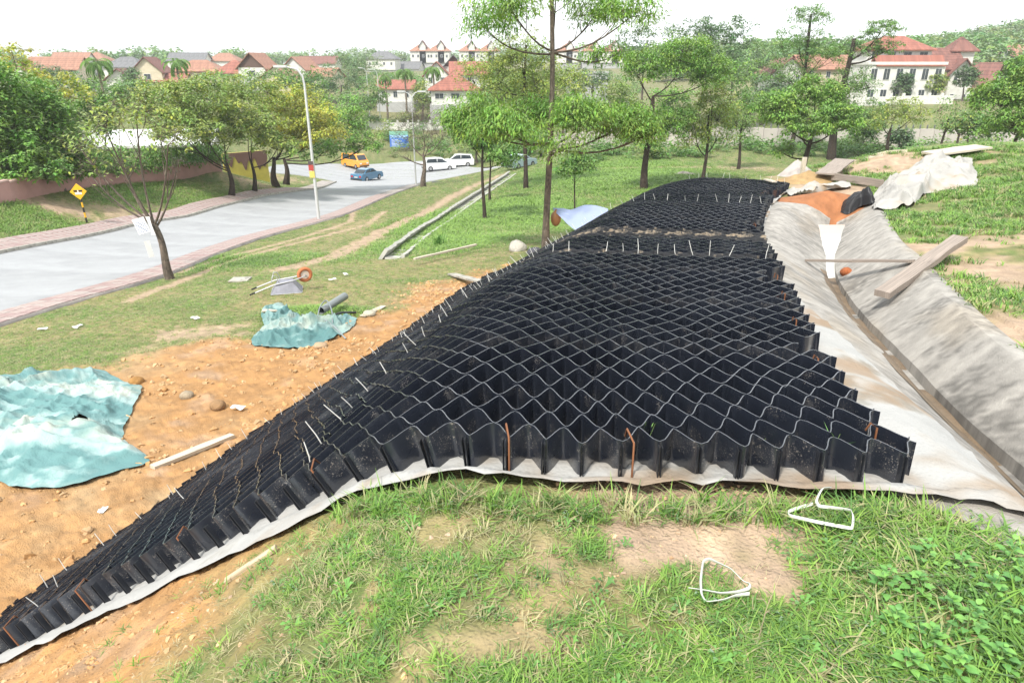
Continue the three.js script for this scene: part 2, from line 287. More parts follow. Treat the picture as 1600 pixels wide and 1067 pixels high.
// ---------------------------------------------------------------- concrete drain beside the mat
const concreteTex = dataTex(512, (i, j, n) => { const u = i / n, v = j / n, s = tfbm(u, v, 4, 5), t = tfbm(u, v, 16, 4), k = clamp(0.97 - 0.3 * sstep(0.4, 0.8, s * 0.5 + t * 0.5) + 0.1 * (hash2(i, j) - 0.5)); return [k, k * 0.985, k * 0.95]; });
const concreteMat = std(lin(0.40, 0.38, 0.35), 0.9, { vertexColors: true, map: rep(grainTex, 1), bumpMap: reliefTex, bumpScale: 0.006 });
{
  const pos = [], uv = [], idx = [], color = []; const off = [-0.072, -0.068, 0.068, 0.072]; for (let o = -0.11; o > -1.56; o -= 0.045) off.unshift(o); for (let o = 0.11; o < 1.0; o += 0.045) off.push(o); off.push(1.0); const nc = off.length; let row = 0;
  for (let D = -1; D <= DRAIN_END + 0.1; D += 0.045, row++) {
    const right = lerp(0.34, 0.7, sstep(4, 9, D)), lip = right + 0.1 + 0.16;
    off.forEach((o, k) => {
      const ext = lerp(0.5, 1, sstep(2.0, 3.4, D)), oo = o < -0.072 ? -0.072 + (o + 0.072) * ext : o > 0.07 ? 0.072 + (o - 0.072) / 0.928 * (lip - 0.072) : o, x = drainX(D) + oo, rim = sstep(lip - 0.02, lip - 0.12, oo);
      const y = smoothGround(x, D) - drainCut(x, D) - (Math.abs(oo) < 0.07 ? 0.035 : 0) + 0.012 * rim + 0.012 * (vn(x * 3, D * 3) - 0.5) - (k === nc - 1 ? 0.12 : 0) - (k === 0 ? 0.08 : 0);
      pos.push(x, y, -D); uv.push(oo * 1.3, D * 1.3); { const st = sstep(0.42, 0.72, 0.62 * fbm(D * 1.6 + 7, oo * 2.0, 4) + 0.2 * vn(D * 13, oo * 6) + 0.22 * hash2(D * 40 | 0, oo * 60 | 0) - 0.03) * (oo > 0.05 ? 1 : 0.6), sand = sstep(0.5, 0.75, fbm(D * 0.9, oo * 2 + 4, 3)), k = 1.06 - 0.62 * st; color.push(k, k * (0.985 - 0.05 * sand), k * (0.97 - 0.12 * sand)); }
      if (row && k) { const q = row * nc + k, w = q - nc; idx.push(w - 1, w, q - 1, w, q, q - 1); }
    });
  }
  struct('concrete_drain', toCreasedNormals(geoOf(pos, idx, { uv, color }), 0.5), concreteMat, 'stained concrete V-shaped drain running along the black mat', 'drain');
  // wet brown silt lying in its bottom groove and along the foot of the banks
  const sp = [], su = [], si = []; let r = 0; for (let D = 0; D < 10; D += 0.06, r++) { const wl = 0.05 + 0.07 * vn(D * 2.2, 3), wr = 0.045 + 0.06 * vn(D * 2.6, 9); [-0.076 - wl, -0.075, -0.066, 0.066].forEach((o, k) => { const x = drainX(D) + o; sp.push(x, smoothGround(x, D) - drainCut(x, D) + (k < 2 ? 0.014 + 0.006 * k : -0.025 + 0.03 * Math.pow(vn(D * 3, 5), 2)), -D); su.push(x, D); }); if (r) for (let k = 1; k < 4; k++) { const q = r * 4 + k, w = q - 4; si.push(w - 1, w, q - 1, w, q, q - 1); } }
  struct('drain_silt', geoOf(sp, si, { uv: su }), std(lin(0.24, 0.17, 0.105), 0.6, { map: grainTex, bumpMap: reliefTex, bumpScale: 0.01 }), 'brown damp silt in the bottom groove of the concrete drain', 'silt');
}
// ---------------------------------------------------------------- geocell mat
const PERIOD_TOP = 13, PERIOD_SLOPE = 22, KMAX = PERIOD_TOP + PERIOD_SLOPE, ROW = 0.146, CELL_H = 0.182;
const rowR = (v) => { const D = 2.62 + v * 0.955; return [matRight(D), D]; };
const rowC = (v) => { const D = 2.95 + v; return [crestX(D), D]; };
const rowT = (v) => { const D = 3.86 + v * 1.05; return [toeX(D) + 0.12, D]; };
function matPlan(k, v) {                                   // plan position of node k (cells from the drain side), v metres along
  const R = rowR(v), C = rowC(v), T = rowT(v);
  let a = k / PERIOD_TOP, b = (k - PERIOD_TOP) / PERIOD_SLOPE, x, D;
  if (k < PERIOD_TOP) { x = lerp(R[0], C[0], a); D = lerp(R[1], C[1], a); } else { x = lerp(C[0], T[0], b); D = lerp(C[1], T[1], b); }
  D -= 0.12 * Math.exp(-(((k - PERIOD_TOP + 3) / 5) ** 2)) * sstep(1.2, 0, v);
  return [x, D];
}
const matGround = (x, D) => { const y = smoothGround(x, D); return y - Math.min(0.06, drainCut(x, D) * 0.5); };
function matNormal(x, D) { const e = 0.15, hx = (matGround(x + e, D) - matGround(x - e, D)) / (2 * e), hD = (matGround(x, D + e) - matGround(x, D - e)) / (2 * e); return new THREE.Vector3(-hx, 1, hD).normalize(); }
const dirtyTex = dataTex(512, (i, j, n) => { const u = i / n, v = j / n, s = tfbm(u, v, 6, 5), d = tvn(u * 170, v * 170, 170), e = tvn(u * 300 + 9, v * 300, 300), k = s > 0.6 && d > 0.8 ? 1 : s > 0.52 && e > 0.9 ? 0.8 : sstep(0.6, 0.9, s) * 0.35; return mix3([0.125, 0.14, 0.175], [0.62, 0.58, 0.53], k * 0.65); });
const dirtyRough = dataTex(256, (i, j, n) => { const u = i / n, v = j / n, k = 0.12 + 0.3 * tfbm(u, v, 5, 4); return [k, k, k]; }, false);
const hdpe = new THREE.MeshPhysicalMaterial({ side: THREE.DoubleSide, roughness: 1, clearcoat: 1, clearcoatRoughness: 0.2, map: dirtyTex, roughnessMap: dirtyRough, bumpMap: reliefTex, bumpScale: 0.0015 });
const hdpeClean = std(lin(0.018, 0.02, 0.026), 0.4);
const dustTex = dataTex(256, (i, j, n) => { const s = tfbm(i / n, j / n, 6, 5); return mix3([0.2, 0.205, 0.22], [0.66, 0.6, 0.52], sstep(0.46, 0.72, s)); }), hdpeDusty = std(0xffffff, 0.8, { map: dustTex });
const tieMat = std(lin(0.75, 0.74, 0.7), 0.5), rustMat = std(lin(0.26, 0.10, 0.04), 0.85, { map: grainTex });
function stripGeo(v0, phase, k0, k1, flip) {               // one wavy strip with thickness
  const SEG = 10, n = Math.round((k1 - k0) * SEG), th = 0.0024, pos = [], uv = [], idx = []; let prev = null, len = 0;
  const top = [], P = [];
  for (let i = 0; i <= n; i++) {
    const k = k0 + i / SEG, w = Math.cos(2 * Math.PI * k + phase), tri0 = 1 - 2 * Math.acos(clamp(w, -1, 1)) / Math.PI, shape = lerp(w, tri0, 0.25 + 0.4 * sstep(0.2, 1.5, v0));
    const jv = (fbm(k * 0.45 + 3, v0 * 2.4, 2) - 0.5) * 0.09, jk = (fbm(k * 0.4, v0 * 2.1 + 20, 2) - 0.5) * 0.5;
    const [x, D] = matPlan(Math.min(k + jk * Math.sin(Math.PI * clamp((k - k0) / 2) / 2), KMAX + 0.6), v0 + shape * ROW * 0.485 + jv);
    P.push([x, matGround(x, D), D]);
  }
  for (let i = 0; i <= n; i++) {
    const [x, y, D] = P[i], a = P[Math.max(0, i - 1)], b = P[Math.min(n, i + 1)], N = matNormal(x, D);
    const side = new THREE.Vector3(b[0] - a[0], b[1] - a[1], -(b[2] - a[2])).cross(N).normalize().multiplyScalar(th);
    const h = CELL_H * (1 + 0.04 * (vn(i * 0.13, v0 * 9) - 0.5)), lean = (vn(i * 0.05, v0 * 3 + 7) - 0.5) * 0.03;
    if (prev) len += Math.hypot(x - prev[0], D - prev[2]); prev = P[i];
    const base = [x, y + 0.008, -D], tip = [x + N.x * h + side.x / th * lean, y + 0.008 + N.y * h + side.y / th * lean, -D + N.z * h + side.z / th * lean];
    for (const [p, s, t, e] of [[base, 1, 0, 0], [tip, 1, 1, 0], [tip, 1, 1, 1], [tip, -1, 1, 1], [tip, -1, 1, 0], [base, -1, 0, 0]]) {  pos.push(p[0] + side.x * s, p[1] + side.y * s, p[2] + side.z * s); uv.push(len * 1.3 + v0 * 0.37, t * 0.26 + v0 * 0.71); }
    if (i) for (const e of [0, 2, 4]) { const q = i * 6 + e, w = q - 6; idx.push(w, q, w + 1, w + 1, q, q + 1); }
  }
  return geoOf(pos, idx, { uv });
}
const PANELS = [[0, 35], [35, 70], [70, 103]];
const panelRoots = [];
{
  const upNames = ['nearest black honeycomb geocell panel on the flat top, beside the grass', 'middle black honeycomb geocell panel on the flat top, with a soil-dusted band', 'farthest black honeycomb geocell panel on the flat top, by the soil mound'];
  const loNames = ['black geocell panel down the slope, reaching the lower left corner', 'black geocell panel down the slope, in the middle of the orange soil edge', 'black geocell panel down the far slope, behind the crest'];
  const joint = 16.5;
  PANELS.forEach(([a, b], p) => {
    const up = root('geocell_panel', upNames[p], 'geocell mat', [0, 0, 0], 0, 'geocell panels laid over the embankment');
    const lo = root('geocell_panel', loNames[p], 'geocell mat', [0, 0, 0], 0, 'geocell panels laid over the embankment');
    for (let i = a; i <= b - (p < 2 ? 1 : 0); i++) {
      const v = i * ROW, ph = i % 2 ? Math.PI : 0, pair = i >> 1, start = -0.1 + (hash2(pair, 5) > 0.72 ? 1 : 0), dust = (i > 44 && i < 51) || i === 34 || i === 35;
      mesh('strip', stripGeo(v, ph, start, joint, 0), dust ? hdpeDusty : hdpe, up);
      mesh('strip', stripGeo(v + 0.02, ph, joint - 0.25, KMAX - 0.2 + 0.8 * hash2(i, 9), 0), hdpe, lo);
    }
    panelRoots.push(up, lo);
  });
}
function matPoint(k, v, h) { const [x, D] = matPlan(k, v), N = matNormal(x, D), y = matGround(x, D); return new THREE.Vector3(x, y, -D).addScaledVector(N, h); }
// weld tabs: the two free strip ends that stand out along the front edge
for (let k = 0.5; k < KMAX - 1; k += 1) for (const s of [-1, 1]) {
  const jk = s * 0.035, a = matPoint(k + jk, -ROW * 0.47, 0.006), b = matPoint(k + jk, -ROW * 0.47 - 0.034, 0.006), c = matPoint(k + jk * 1.3, -ROW * 0.47 - 0.034, CELL_H * 0.985), d = matPoint(k + jk, -ROW * 0.47, CELL_H * 0.985), t = matPoint(k + jk + 0.025, -ROW * 0.47, 0.006).sub(a);
  const q = [a, b, c, d], pos = []; for (const p of q) pos.push(p.x, p.y, p.z); for (const p of q) pos.push(p.x + t.x, p.y + t.y, p.z + t.z);
  mesh('weld_tab', geoOf(pos, [0, 1, 2, 0, 2, 3, 4, 6, 5, 4, 7, 6, 1, 5, 6, 1, 6, 2, 3, 2, 6, 3, 6, 7], { uv: [0, 0, 0.05, 0, 0.05, 0.26, 0, 0.26, 0, 0, 0.05, 0, 0.05, 0.26, 0, 0.26] }), hdpeClean, panelRoots[k < 16.5 ? 0 : 1]);
}
// white cable ties at the joints, standing up from the welds
{
  seed(71);
  const tie = (parent, k, v, len = 0.13) => {
    const a = matPoint(k, v, CELL_H - 0.05), up = matPoint(k, v, CELL_H + len).sub(a).add(new THREE.Vector3(rr(-0.06, 0.06), 0, rr(-0.06, 0.06)));
    const m = a.clone().addScaledVector(up, 0.5).add(new THREE.Vector3(rr(-1, 1) * 0.008, 0, 0)), e = a.clone().add(up);
    mesh('cable_tie', tube([a.toArray(), m.toArray(), e.toArray()], [0.004, 0.0035, 0.0028], 4), tieMat, parent);
  };
  PANELS.forEach(([a, b], p) => {
    const up = panelRoots[p * 2], lo = panelRoots[p * 2 + 1], end = b * ROW;
    for (let k = 0.5; k < 34; k += 1 + (rnd() < 0.25 ? 1 : 0)) if (k < 16 || rnd() < 0.8) tie(k < 16.5 ? up : lo, k + rr(-0.1, 0.1), end + rr(-0.02, 0.02), rr(0.08, 0.16));
    for (let i = a + 1; i < b; i += 2) { if (rnd() < 0.85) tie(up, 16.5 + rr(-0.2, 0.2), i * ROW, rr(0.08, 0.16)); if (rnd() < 0.8) tie(lo, 33 + rr(-0.6, 0.9), i * ROW, rr(0.07, 0.15)); }
    for (let q = 0; q < 5; q++) tie(lo, rr(20, 31), rr(a, b) * ROW, 0.1);
  });
}
// soil spilt into the cells of the middle panel
{
  const pos = [], uv = [], idx = [], cols = 70, rows = 26; for (let j = 0; j <= rows; j++) for (let i = 0; i <= cols; i++) { const k = i / cols * 15, v = 6.4 + 0.95 * j / rows, e = 1 - Math.abs(2 * j / rows - 1), p = matPoint(k, v, 0); const hgt = 0.12 * sstep(0.0, 0.7, e + 0.7 * (fbm(k * 1.3, v * 6, 3) - 0.5)) * (0.6 + 0.55 * vn(k * 3, v * 14)), N = matPoint(k, v, hgt - 0.03); pos.push(N.x, N.y, N.z); uv.push(p.x, p.z); if (i && j) { const q = j * (cols + 1) + i; idx.push(q - cols - 2, q - 1, q - cols - 1, q - cols - 1, q - 1, q); } }
  mesh('spilt_soil', geoOf(pos, idx, { uv }), std(lin(0.52, 0.47, 0.4), 0.95, { map: grainTex, bumpMap: reliefTex, bumpScale: 0.01 }), panelRoots[2]);
}
// rusty bent steel pins that hold the free edges
{
  const spots = [[7.2, 0, 'in the front edge, nearest the grass plants'], [10.4, 0, 'in the front edge, left of the middle'], [15.5, 0, 'in the front edge where the mat starts down the slope'], [20.6, 0, 'on the slope beside the bare fabric strip'], [25.3, 0, 'low on the slope beside the bare fabric strip'], [29.2, 0, 'at the lower left corner of the mat'],
    [0.55, 0.15, 'at the front right corner of the mat'], [0.5, 1.15, 'in the loop above the front right corner'], [0.5, 2.15, 'in the right edge, third loop up'], [0.45, 3.1, 'in the right edge facing the thick plank'], [0.45, 3.9, 'in the right edge opposite the thin plank'], [0.5, 8, 'high on the right edge by the drain']];
  for (const [k, v, where] of spots) {
    const a = matPoint(k, v - (v === 0 ? 0.09 : 0), 0.01), b = matPoint(k, v - (v === 0 ? 0.09 : 0), CELL_H + 0.015), c = matPoint(k + 0.12, v + 0.02, CELL_H + 0.03), d = matPoint(k + 0.14, v + 0.045, CELL_H - 0.02);
    tag(mesh('anchor_pin', tube([a, b, c, d].map((q) => q.toArray()), 0.005, 6), rustMat), 'rusty bent steel anchor pin ' + where, 'anchor pin', 'anchor pins along the mat edge');
  }
}
// ---------------------------------------------------------------- geotextile under the mat
{
  const fabricTex = dataTex(512, (i, j, n) => { const u = i / n, v = j / n, s = tfbm(u, v, 5, 5), t = tfbm(u, v, 3, 4), k = 0.9 + 0.12 * s - 0.05 * hash2(i, j); return mix3(mix3([k, k, k * 0.995], [k * 0.8, k * 0.78, k * 0.74], sstep(0.5, 0.7, s)), [k * 0.84, k * 0.7, k * 0.56], sstep(0.5, 0.7, t) * 0.7); });
  const fabric = std(lin(0.42, 0.415, 0.405), 0.95, { map: fabricTex, bumpMap: reliefTex, bumpScale: 0.008 });
  const pos = [], uv = [], idx = []; let row = 0; const cols = []; for (let k = -6; k <= KMAX + 0.5; k += 0.5) cols.push(k);
  const NV = 170, v1 = 103 * ROW;
  for (let r = 0; r <= NV; r++, row++) cols.forEach((k, c) => {
    const ripple = 0.05 * (vn(k * 1.3, 4) - 0.5);
    const v = -0.17 - 0.13 * sstep(12, 18, k) - 0.22 * sstep(2, -4, k) * (0.5) + ripple + (v1 + 0.4) * Math.pow(r / NV, 1.35);
    let x, D; const edge = rowR(v);
    if (k < 0) { const D0 = edge[1], gap = (drainX(D0) - 0.28 - edge[0]) * lerp(0.78, 0.03, sstep(3.6, 7, D0)) + 0.06 * (vn(D0 * 2, 8) - 0.5); x = edge[0] - k / 6 * gap; D = D0 + k * 0.004; } else[x, D] = matPlan(k, v);
    const y = matGround(x, D) - (k < 0 ? drainCut(x, D) - Math.min(0.06, drainCut(x, D) * 0.5) : 0);
    const wr = k < 0 || v < 0.05 ? 0.022 * (fbm(x * 5, D * 5, 3) - 0.5) + 0.02 * Math.pow(1 - Math.abs(Math.sin(D * 7 + x * 4 + 5 * vn(x * 2, D * 2))), 3) + 0.02 : 0.0;
    const fold = v < -0.12 ? 0.02 + 0.02 * vn(k * 2, 1) : 0;
    pos.push(x, y + 0.004 + wr + fold, -D); uv.push(x * 0.6, D * 0.6);
    if (r && c) { const q = r * cols.length + c, w = q - cols.length; idx.push(w - 1, w, q - 1, w, q, q - 1); }
  });
  tag(mesh('geotextile_sheet', geoOf(pos, idx, { uv }), fabric), 'white geotextile fabric laid under the black mat, showing along its edges', 'fabric');
}
// ---------------------------------------------------------------- road, pavements, kerbs
const plan = (list) => list.map(([px, py]) => { const p = onGround(px, py, 8); return [p[0], p[2]]; });
function resample(L, step) {
  const out = [L[0]]; let acc = 0;
  const C = new THREE.CatmullRomCurve3(L.map(([x, D]) => new THREE.Vector3(x, 0, D)), false, 'centripetal'), n = Math.max(2, Math.round(C.getLength() / step));
  return C.getSpacedPoints(n).map((p) => [p.x, p.z]);
}
const evenly = (L, n) => new THREE.CatmullRomCurve3(L.map(([x, D]) => new THREE.Vector3(x, 0, D)), false, 'centripetal').getSpacedPoints(n).map((p) => [p.x, p.z]);
function ribbon(A, B, cols, lift, step = 0.6, skirt = 0.25, uvs = 0.25) {   // sheet between two plan lines, draped on the ground
  const n = Math.round(Math.max(evenly(A, 400).reduce((s, p, i, a) => s + (i ? Math.hypot(p[0] - a[i - 1][0], p[1] - a[i - 1][1]) : 0), 0), 4) / step), P = evenly(A, n), Q = evenly(B, n), pos = [], uv = [], idx = [], nc = cols + 3;
  for (let i = 0; i <= n; i++) for (let c = -1; c <= cols + 1; c++) {
    const t = clamp(c / cols), x = lerp(P[i][0], Q[i][0], t), D = lerp(P[i][1], Q[i][1], t), y = ground(x, D) + lift - (c < 0 || c > cols ? skirt : 0);
    pos.push(x, y, -D); uv.push(x * uvs, D * uvs);
    if (i && c >= 0) { const q = i * nc + c + 1, w = q - nc; idx.push(w - 1, w, q - 1, w, q, q - 1); }
  }
  return geoOf(pos, idx, { uv });
}
const offsetLine = (L, d) => L.map((p, i) => { const a = L[Math.max(0, i - 1)], b = L[Math.min(L.length - 1, i + 1)], tx = b[0] - a[0], tD = b[1] - a[1], l = Math.hypot(tx, tD); return [p[0] + tD / l * d, p[1] - tx / l * d]; });
const extendBack = (L, d) => { const a = L[0], b = L[1], l = Math.hypot(a[0] - b[0], a[1] - b[1]); return [[a[0] + (a[0] - b[0]) / l * d, a[1] + (a[1] - b[1]) / l * d], ...L]; };
const roadRight = extendBack(plan([[0, 492], [130, 453], [236, 421], [371, 374], [496, 340], [557, 317], [604, 300], [640, 289], [679, 282], [735, 271], [790, 259]]), 14);
const roadLeft = extendBack(plan([[0, 399], [119, 374], [213, 356], [299, 340], [337, 329], [405, 310], [472, 299], [526, 286], [560, 268], [610, 254], [700, 247]]), 14);
const asphaltTex = dataTex(512, (i, j, n) => { const u = i / n, v = j / n, k = 0.84 + 0.14 * tfbm(u, v, 5, 4) + 0.1 * (hash2(i, j) - 0.5); return [k * 0.985, k * 0.992, k]; });
const asphalt = std(lin(0.40, 0.40, 0.405), 0.9, { map: asphaltTex, bumpMap: reliefTex, bumpScale: 0.004 });
struct('road', ribbon(roadLeft, roadRight, 14, 0.05), asphalt, 'pale sun-bleached asphalt road sweeping to a junction', 'road');
const sideNear = plan([[527, 286], [512, 281], [470, 274], [430, 270], [400, 266]]), sideFar = plan([[612, 254], [570, 255], [520, 255.5], [470, 256], [430, 257]]);
struct('side_road', ribbon(sideNear, sideFar, 10, 0.056), asphalt, 'pale asphalt side road turning off at the junction', 'road');
// pavements of red-brown block pavers, the nearest laid one by one
const mortar = std(lin(0.45, 0.40, 0.37), 0.95, { map: grainTex, bumpMap: reliefTex, bumpScale: 0.006 });
const paverMats = [lin(0.46, 0.34, 0.32), lin(0.50, 0.39, 0.36), lin(0.43, 0.30, 0.285), lin(0.50, 0.42, 0.39)].map((c) => std(c, 0.9, { map: grainTex, bumpMap: reliefTex, bumpScale: 0.004 }));
const paverGeo = new THREE.BoxGeometry(0.195, 0.03, 0.385);
function tilt(M, x, D, yaw) {                             // lie on the ground, turned by yaw
  const e = 0.4, N = new THREE.Vector3(-(ground(x + e, D) - ground(x - e, D)) / (2 * e), 1, (ground(x, D + e) - ground(x, D - e)) / (2 * e)).normalize();
  const Z = new THREE.Vector3(Math.sin(yaw), 0, Math.cos(yaw)); Z.addScaledVector(N, -Z.dot(N)).normalize();
  return M.makeBasis(new THREE.Vector3().crossVectors(N, Z), N, Z);
}
function pavement(name, label, inner, width, sgn, near, far) {
  const out = offsetLine(inner, sgn * width), base = struct(name, ribbon(sgn > 0 ? inner : out, sgn > 0 ? out : inner, 4, 0.075), mortar, label, 'pavement');
  const L = resample(inner, 0.21).map((p) => p), cells = [];
  seed(5);
  for (let i = 1; i < L.length - 1; i++) {
    const a = L[i - 1], b = L[i + 1], tx = (b[0] - a[0]), tD = (b[1] - a[1]), l = Math.hypot(tx, tD), nx = tD / l * sgn, nD = -tx / l * sgn, yaw = Math.atan2(nx, -nD);
    for (let k = 0; k < Math.floor(width / 0.4); k++) {
      const d = 0.2 + k * 0.4 + (i % 2 ? 0.02 : 0), x = L[i][0] + nx * d, D = L[i][1] + nD * d, z = D * CP + (EYE - ground(x, D)) * SP;
      const sx = 800 + FOCAL * x / z; if (sx < -40 || sx > 900 || z > far) continue;
      cells.push([x, ground(x, D) + 0.085 + rr(-0.004, 0.005), D, yaw, z]);
    }
  }
  cells.sort((p, q) => p[4] - q[4]);
  cells.slice(0, near).forEach(([x, y, D, yaw]) => { const o = mesh('paver', paverGeo, paverMats[Math.floor(rnd() * 4)], base); o.position.set(x, y, -D); o.quaternion.setFromRotationMatrix(tilt(new THREE.Matrix4(), x, D, yaw + rr(-0.02, 0.02))); });
  const rest = cells.slice(near), im = new THREE.InstancedMesh(paverGeo, std(0xffffff, 0.9, { map: grainTex }), rest.length), M = new THREE.Matrix4(), E = new THREE.Euler();
  rest.forEach(([x, y, D, yaw], i) => { tilt(M, x, D, yaw).setPosition(x, y, -D); im.setMatrixAt(i, M); im.setColorAt(i, paverMats[i * 7 % 4].color); });
  im.name = 'paver_field'; im.userData.kind = 'stuff'; im.castShadow = im.receiveShadow = true; base.add(im);
}
const kerbMat = std(lin(0.42, 0.41, 0.39), 0.9, { map: concreteTex, bumpMap: reliefTex, bumpScale: 0.004 });
function kerb(name, label, L, sgn, seg = 2.4) {            // precast kerb stones with joints
  const g = root(name, label, 'kerb'), pts = resample(L, seg); g.userData.kind = 'structure';
  for (let i = 0; i + 1 < pts.length; i++) {
    const [ax, aD] = pts[i], [bx, bD] = pts[i + 1], z = aD * CP + (EYE - ground(ax, aD)) * SP; if (z > 75 || z < 12) continue;
    const len = Math.hypot(bx - ax, bD - aD), ya = ground(ax, aD), yb = ground(bx, bD), nx = (bD - aD) / len * sgn, nD = -(bx - ax) / len * sgn;
    const o = mesh('kerb_stone', box(0.16, 0.3, len - 0.03), kerbMat, g);
    o.position.set((ax + bx) / 2 + nx * 0.08, (ya + yb) / 2 + 0.03, -(aD + bD) / 2 - nD * 0.08 + 0); o.lookAt(new THREE.Vector3(bx + nx * 0.08, yb + 0.03, -bD - nD * 0.08));
  }
}
{
  const rIn = roadRight.slice(0, 9), lIn = roadLeft.slice(0, 9);
  pavement('pavement', 'red block pavement along the near side of the road', rIn, 1.25, 1, 200, 60);
  kerb('kerb', 'grey concrete kerb along the far side of the road', lIn, -1);
  pavement('pavement', 'red block pavement beyond the kerb on the far side of the road', offsetLine(lIn, -0.3), 1.25, -1, 40, 60);
}
// ---------------------------------------------------------------- trees
const yAt = (py, D) => { const s = sight(800, py); return EYE + s[1] / s[2] * D; };            // height seen at image row py, D metres out
function spot(px, z) { let D = z; for (let i = 0; i < 12; i++) { const x = (px - 800) / FOCAL * z; D = (z - (EYE - ground(x, D)) * SP) / CP; } const x = (px - 800) / FOCAL * z; return [x, ground(x, D), D]; }
const barkTex = dataTex(256, (i, j, n) => { const u = i / n, v = j / n, k = 0.5 + 0.5 * (0.6 * tvn(u * 24, v * 8, 8 * 3) + 0.4 * tfbm(u, v, 16, 3)); return [k, k * 0.96, k * 0.92]; });
const bark = { dark: std(lin(0.085, 0.065, 0.052), 0.95, { map: barkTex, bumpMap: reliefTex, bumpScale: 0.02 }), grey: std(lin(0.25, 0.215, 0.185), 0.95, { map: barkTex, bumpMap: reliefTex, bumpScale: 0.02 }), pale: std(lin(0.33, 0.29, 0.24), 0.95, { map: barkTex, bumpMap: reliefTex, bumpScale: 0.015 }) };
const leafMat = (r, g, b) => new THREE.MeshPhysicalMaterial({ color: lin(r, g, b), vertexColors: true, roughness: 0.8, transmission: 0.45, thickness: 0, side: THREE.DoubleSide });
const LEAF = { fresh: leafMat(0.19, 0.36, 0.035), green: leafMat(0.14, 0.29, 0.035), deep: leafMat(0.09, 0.19, 0.045), olive: leafMat(0.27, 0.37, 0.05), yellow: leafMat(0.42, 0.45, 0.035), far: leafMat(0.14, 0.26, 0.045), dry: leafMat(0.24, 0.17, 0.09) };
class Leaves {
  constructor() { this.p = []; this.c = []; this.i = []; }
  add(x, y, z, len, wid, yaw, pitch, tint, hue) {          // one folded diamond leaf from its stalk outward
    const cy = Math.cos(yaw), sy = Math.sin(yaw), cp = Math.cos(pitch), sp = Math.sin(pitch), b = this.p.length / 3, fx = cy * cp, fy = sp, fz = sy * cp, sx = -sy, sz = cy, up = wid * 0.25;
    this.p.push(x, y, z, x + fx * len * 0.45 + sx * wid, y + fy * len * 0.45 + up, z + fz * len * 0.45 + sz * wid, x + fx * len, y + fy * len - len * 0.12, z + fz * len, x + fx * len * 0.45 - sx * wid, y + fy * len * 0.45 + up, z + fz * len * 0.45 - sz * wid);
    const r = tint * (1 + hue * 0.5), g = tint, bl = tint * (1 - hue * 0.3); for (let k = 0; k < 4; k++) this.c.push(r, g, bl);
    this.i.push(b, b + 1, b + 2, b, b + 2, b + 3);
  }
  cluster(x, y, z, rad, n, len, wid, droop = 0, flat = 0.7, hueBias = 0) {
    const tint0 = rr(0.75, 1.25), hue0 = rr(-0.4, 0.4) + hueBias;
    for (let k = 0; k < n; k++) {
      const a = rnd() * 6.283, u = rr(-1, 1), s = Math.sqrt(1 - u * u), q = rad * Math.pow(rnd(), 0.45);
      this.add(x + Math.cos(a) * s * q, y + u * q * flat, z + Math.sin(a) * s * q, len * rr(0.65, 1.2), wid * rr(0.7, 1.2), a + rr(-1, 1), rr(-0.7, 0.6) - droop, tint0 * rr(0.8, 1.2), hue0 + rr(-0.25, 0.3));
    }
  }
  geo() { return geoOf(this.p, this.i, { color: this.c }); }
}
const V3 = (a) => new THREE.Vector3(...a);
function limb(a, b, sag, n = 5) {                          // a curved limb path from a to b
  const A = V3(a), B = V3(b), L = A.distanceTo(B), out = [], w = [rr(-1, 1) * L * 0.06, 0, rr(-1, 1) * L * 0.06];
  for (let i = 0; i <= n; i++) { const t = i / n, s = Math.sin(Math.PI * t); out.push([lerp(A.x, B.x, Math.pow(t, 0.9)) + w[0] * s, lerp(A.y, B.y, t) + sag * L * s, lerp(A.z, B.z, Math.pow(t, 0.9)) + w[2] * s]); }
  return out;
}
const taper = (pts, r0, r1) => pts.map((_, i) => lerp(r0, r1, i / (pts.length - 1)));
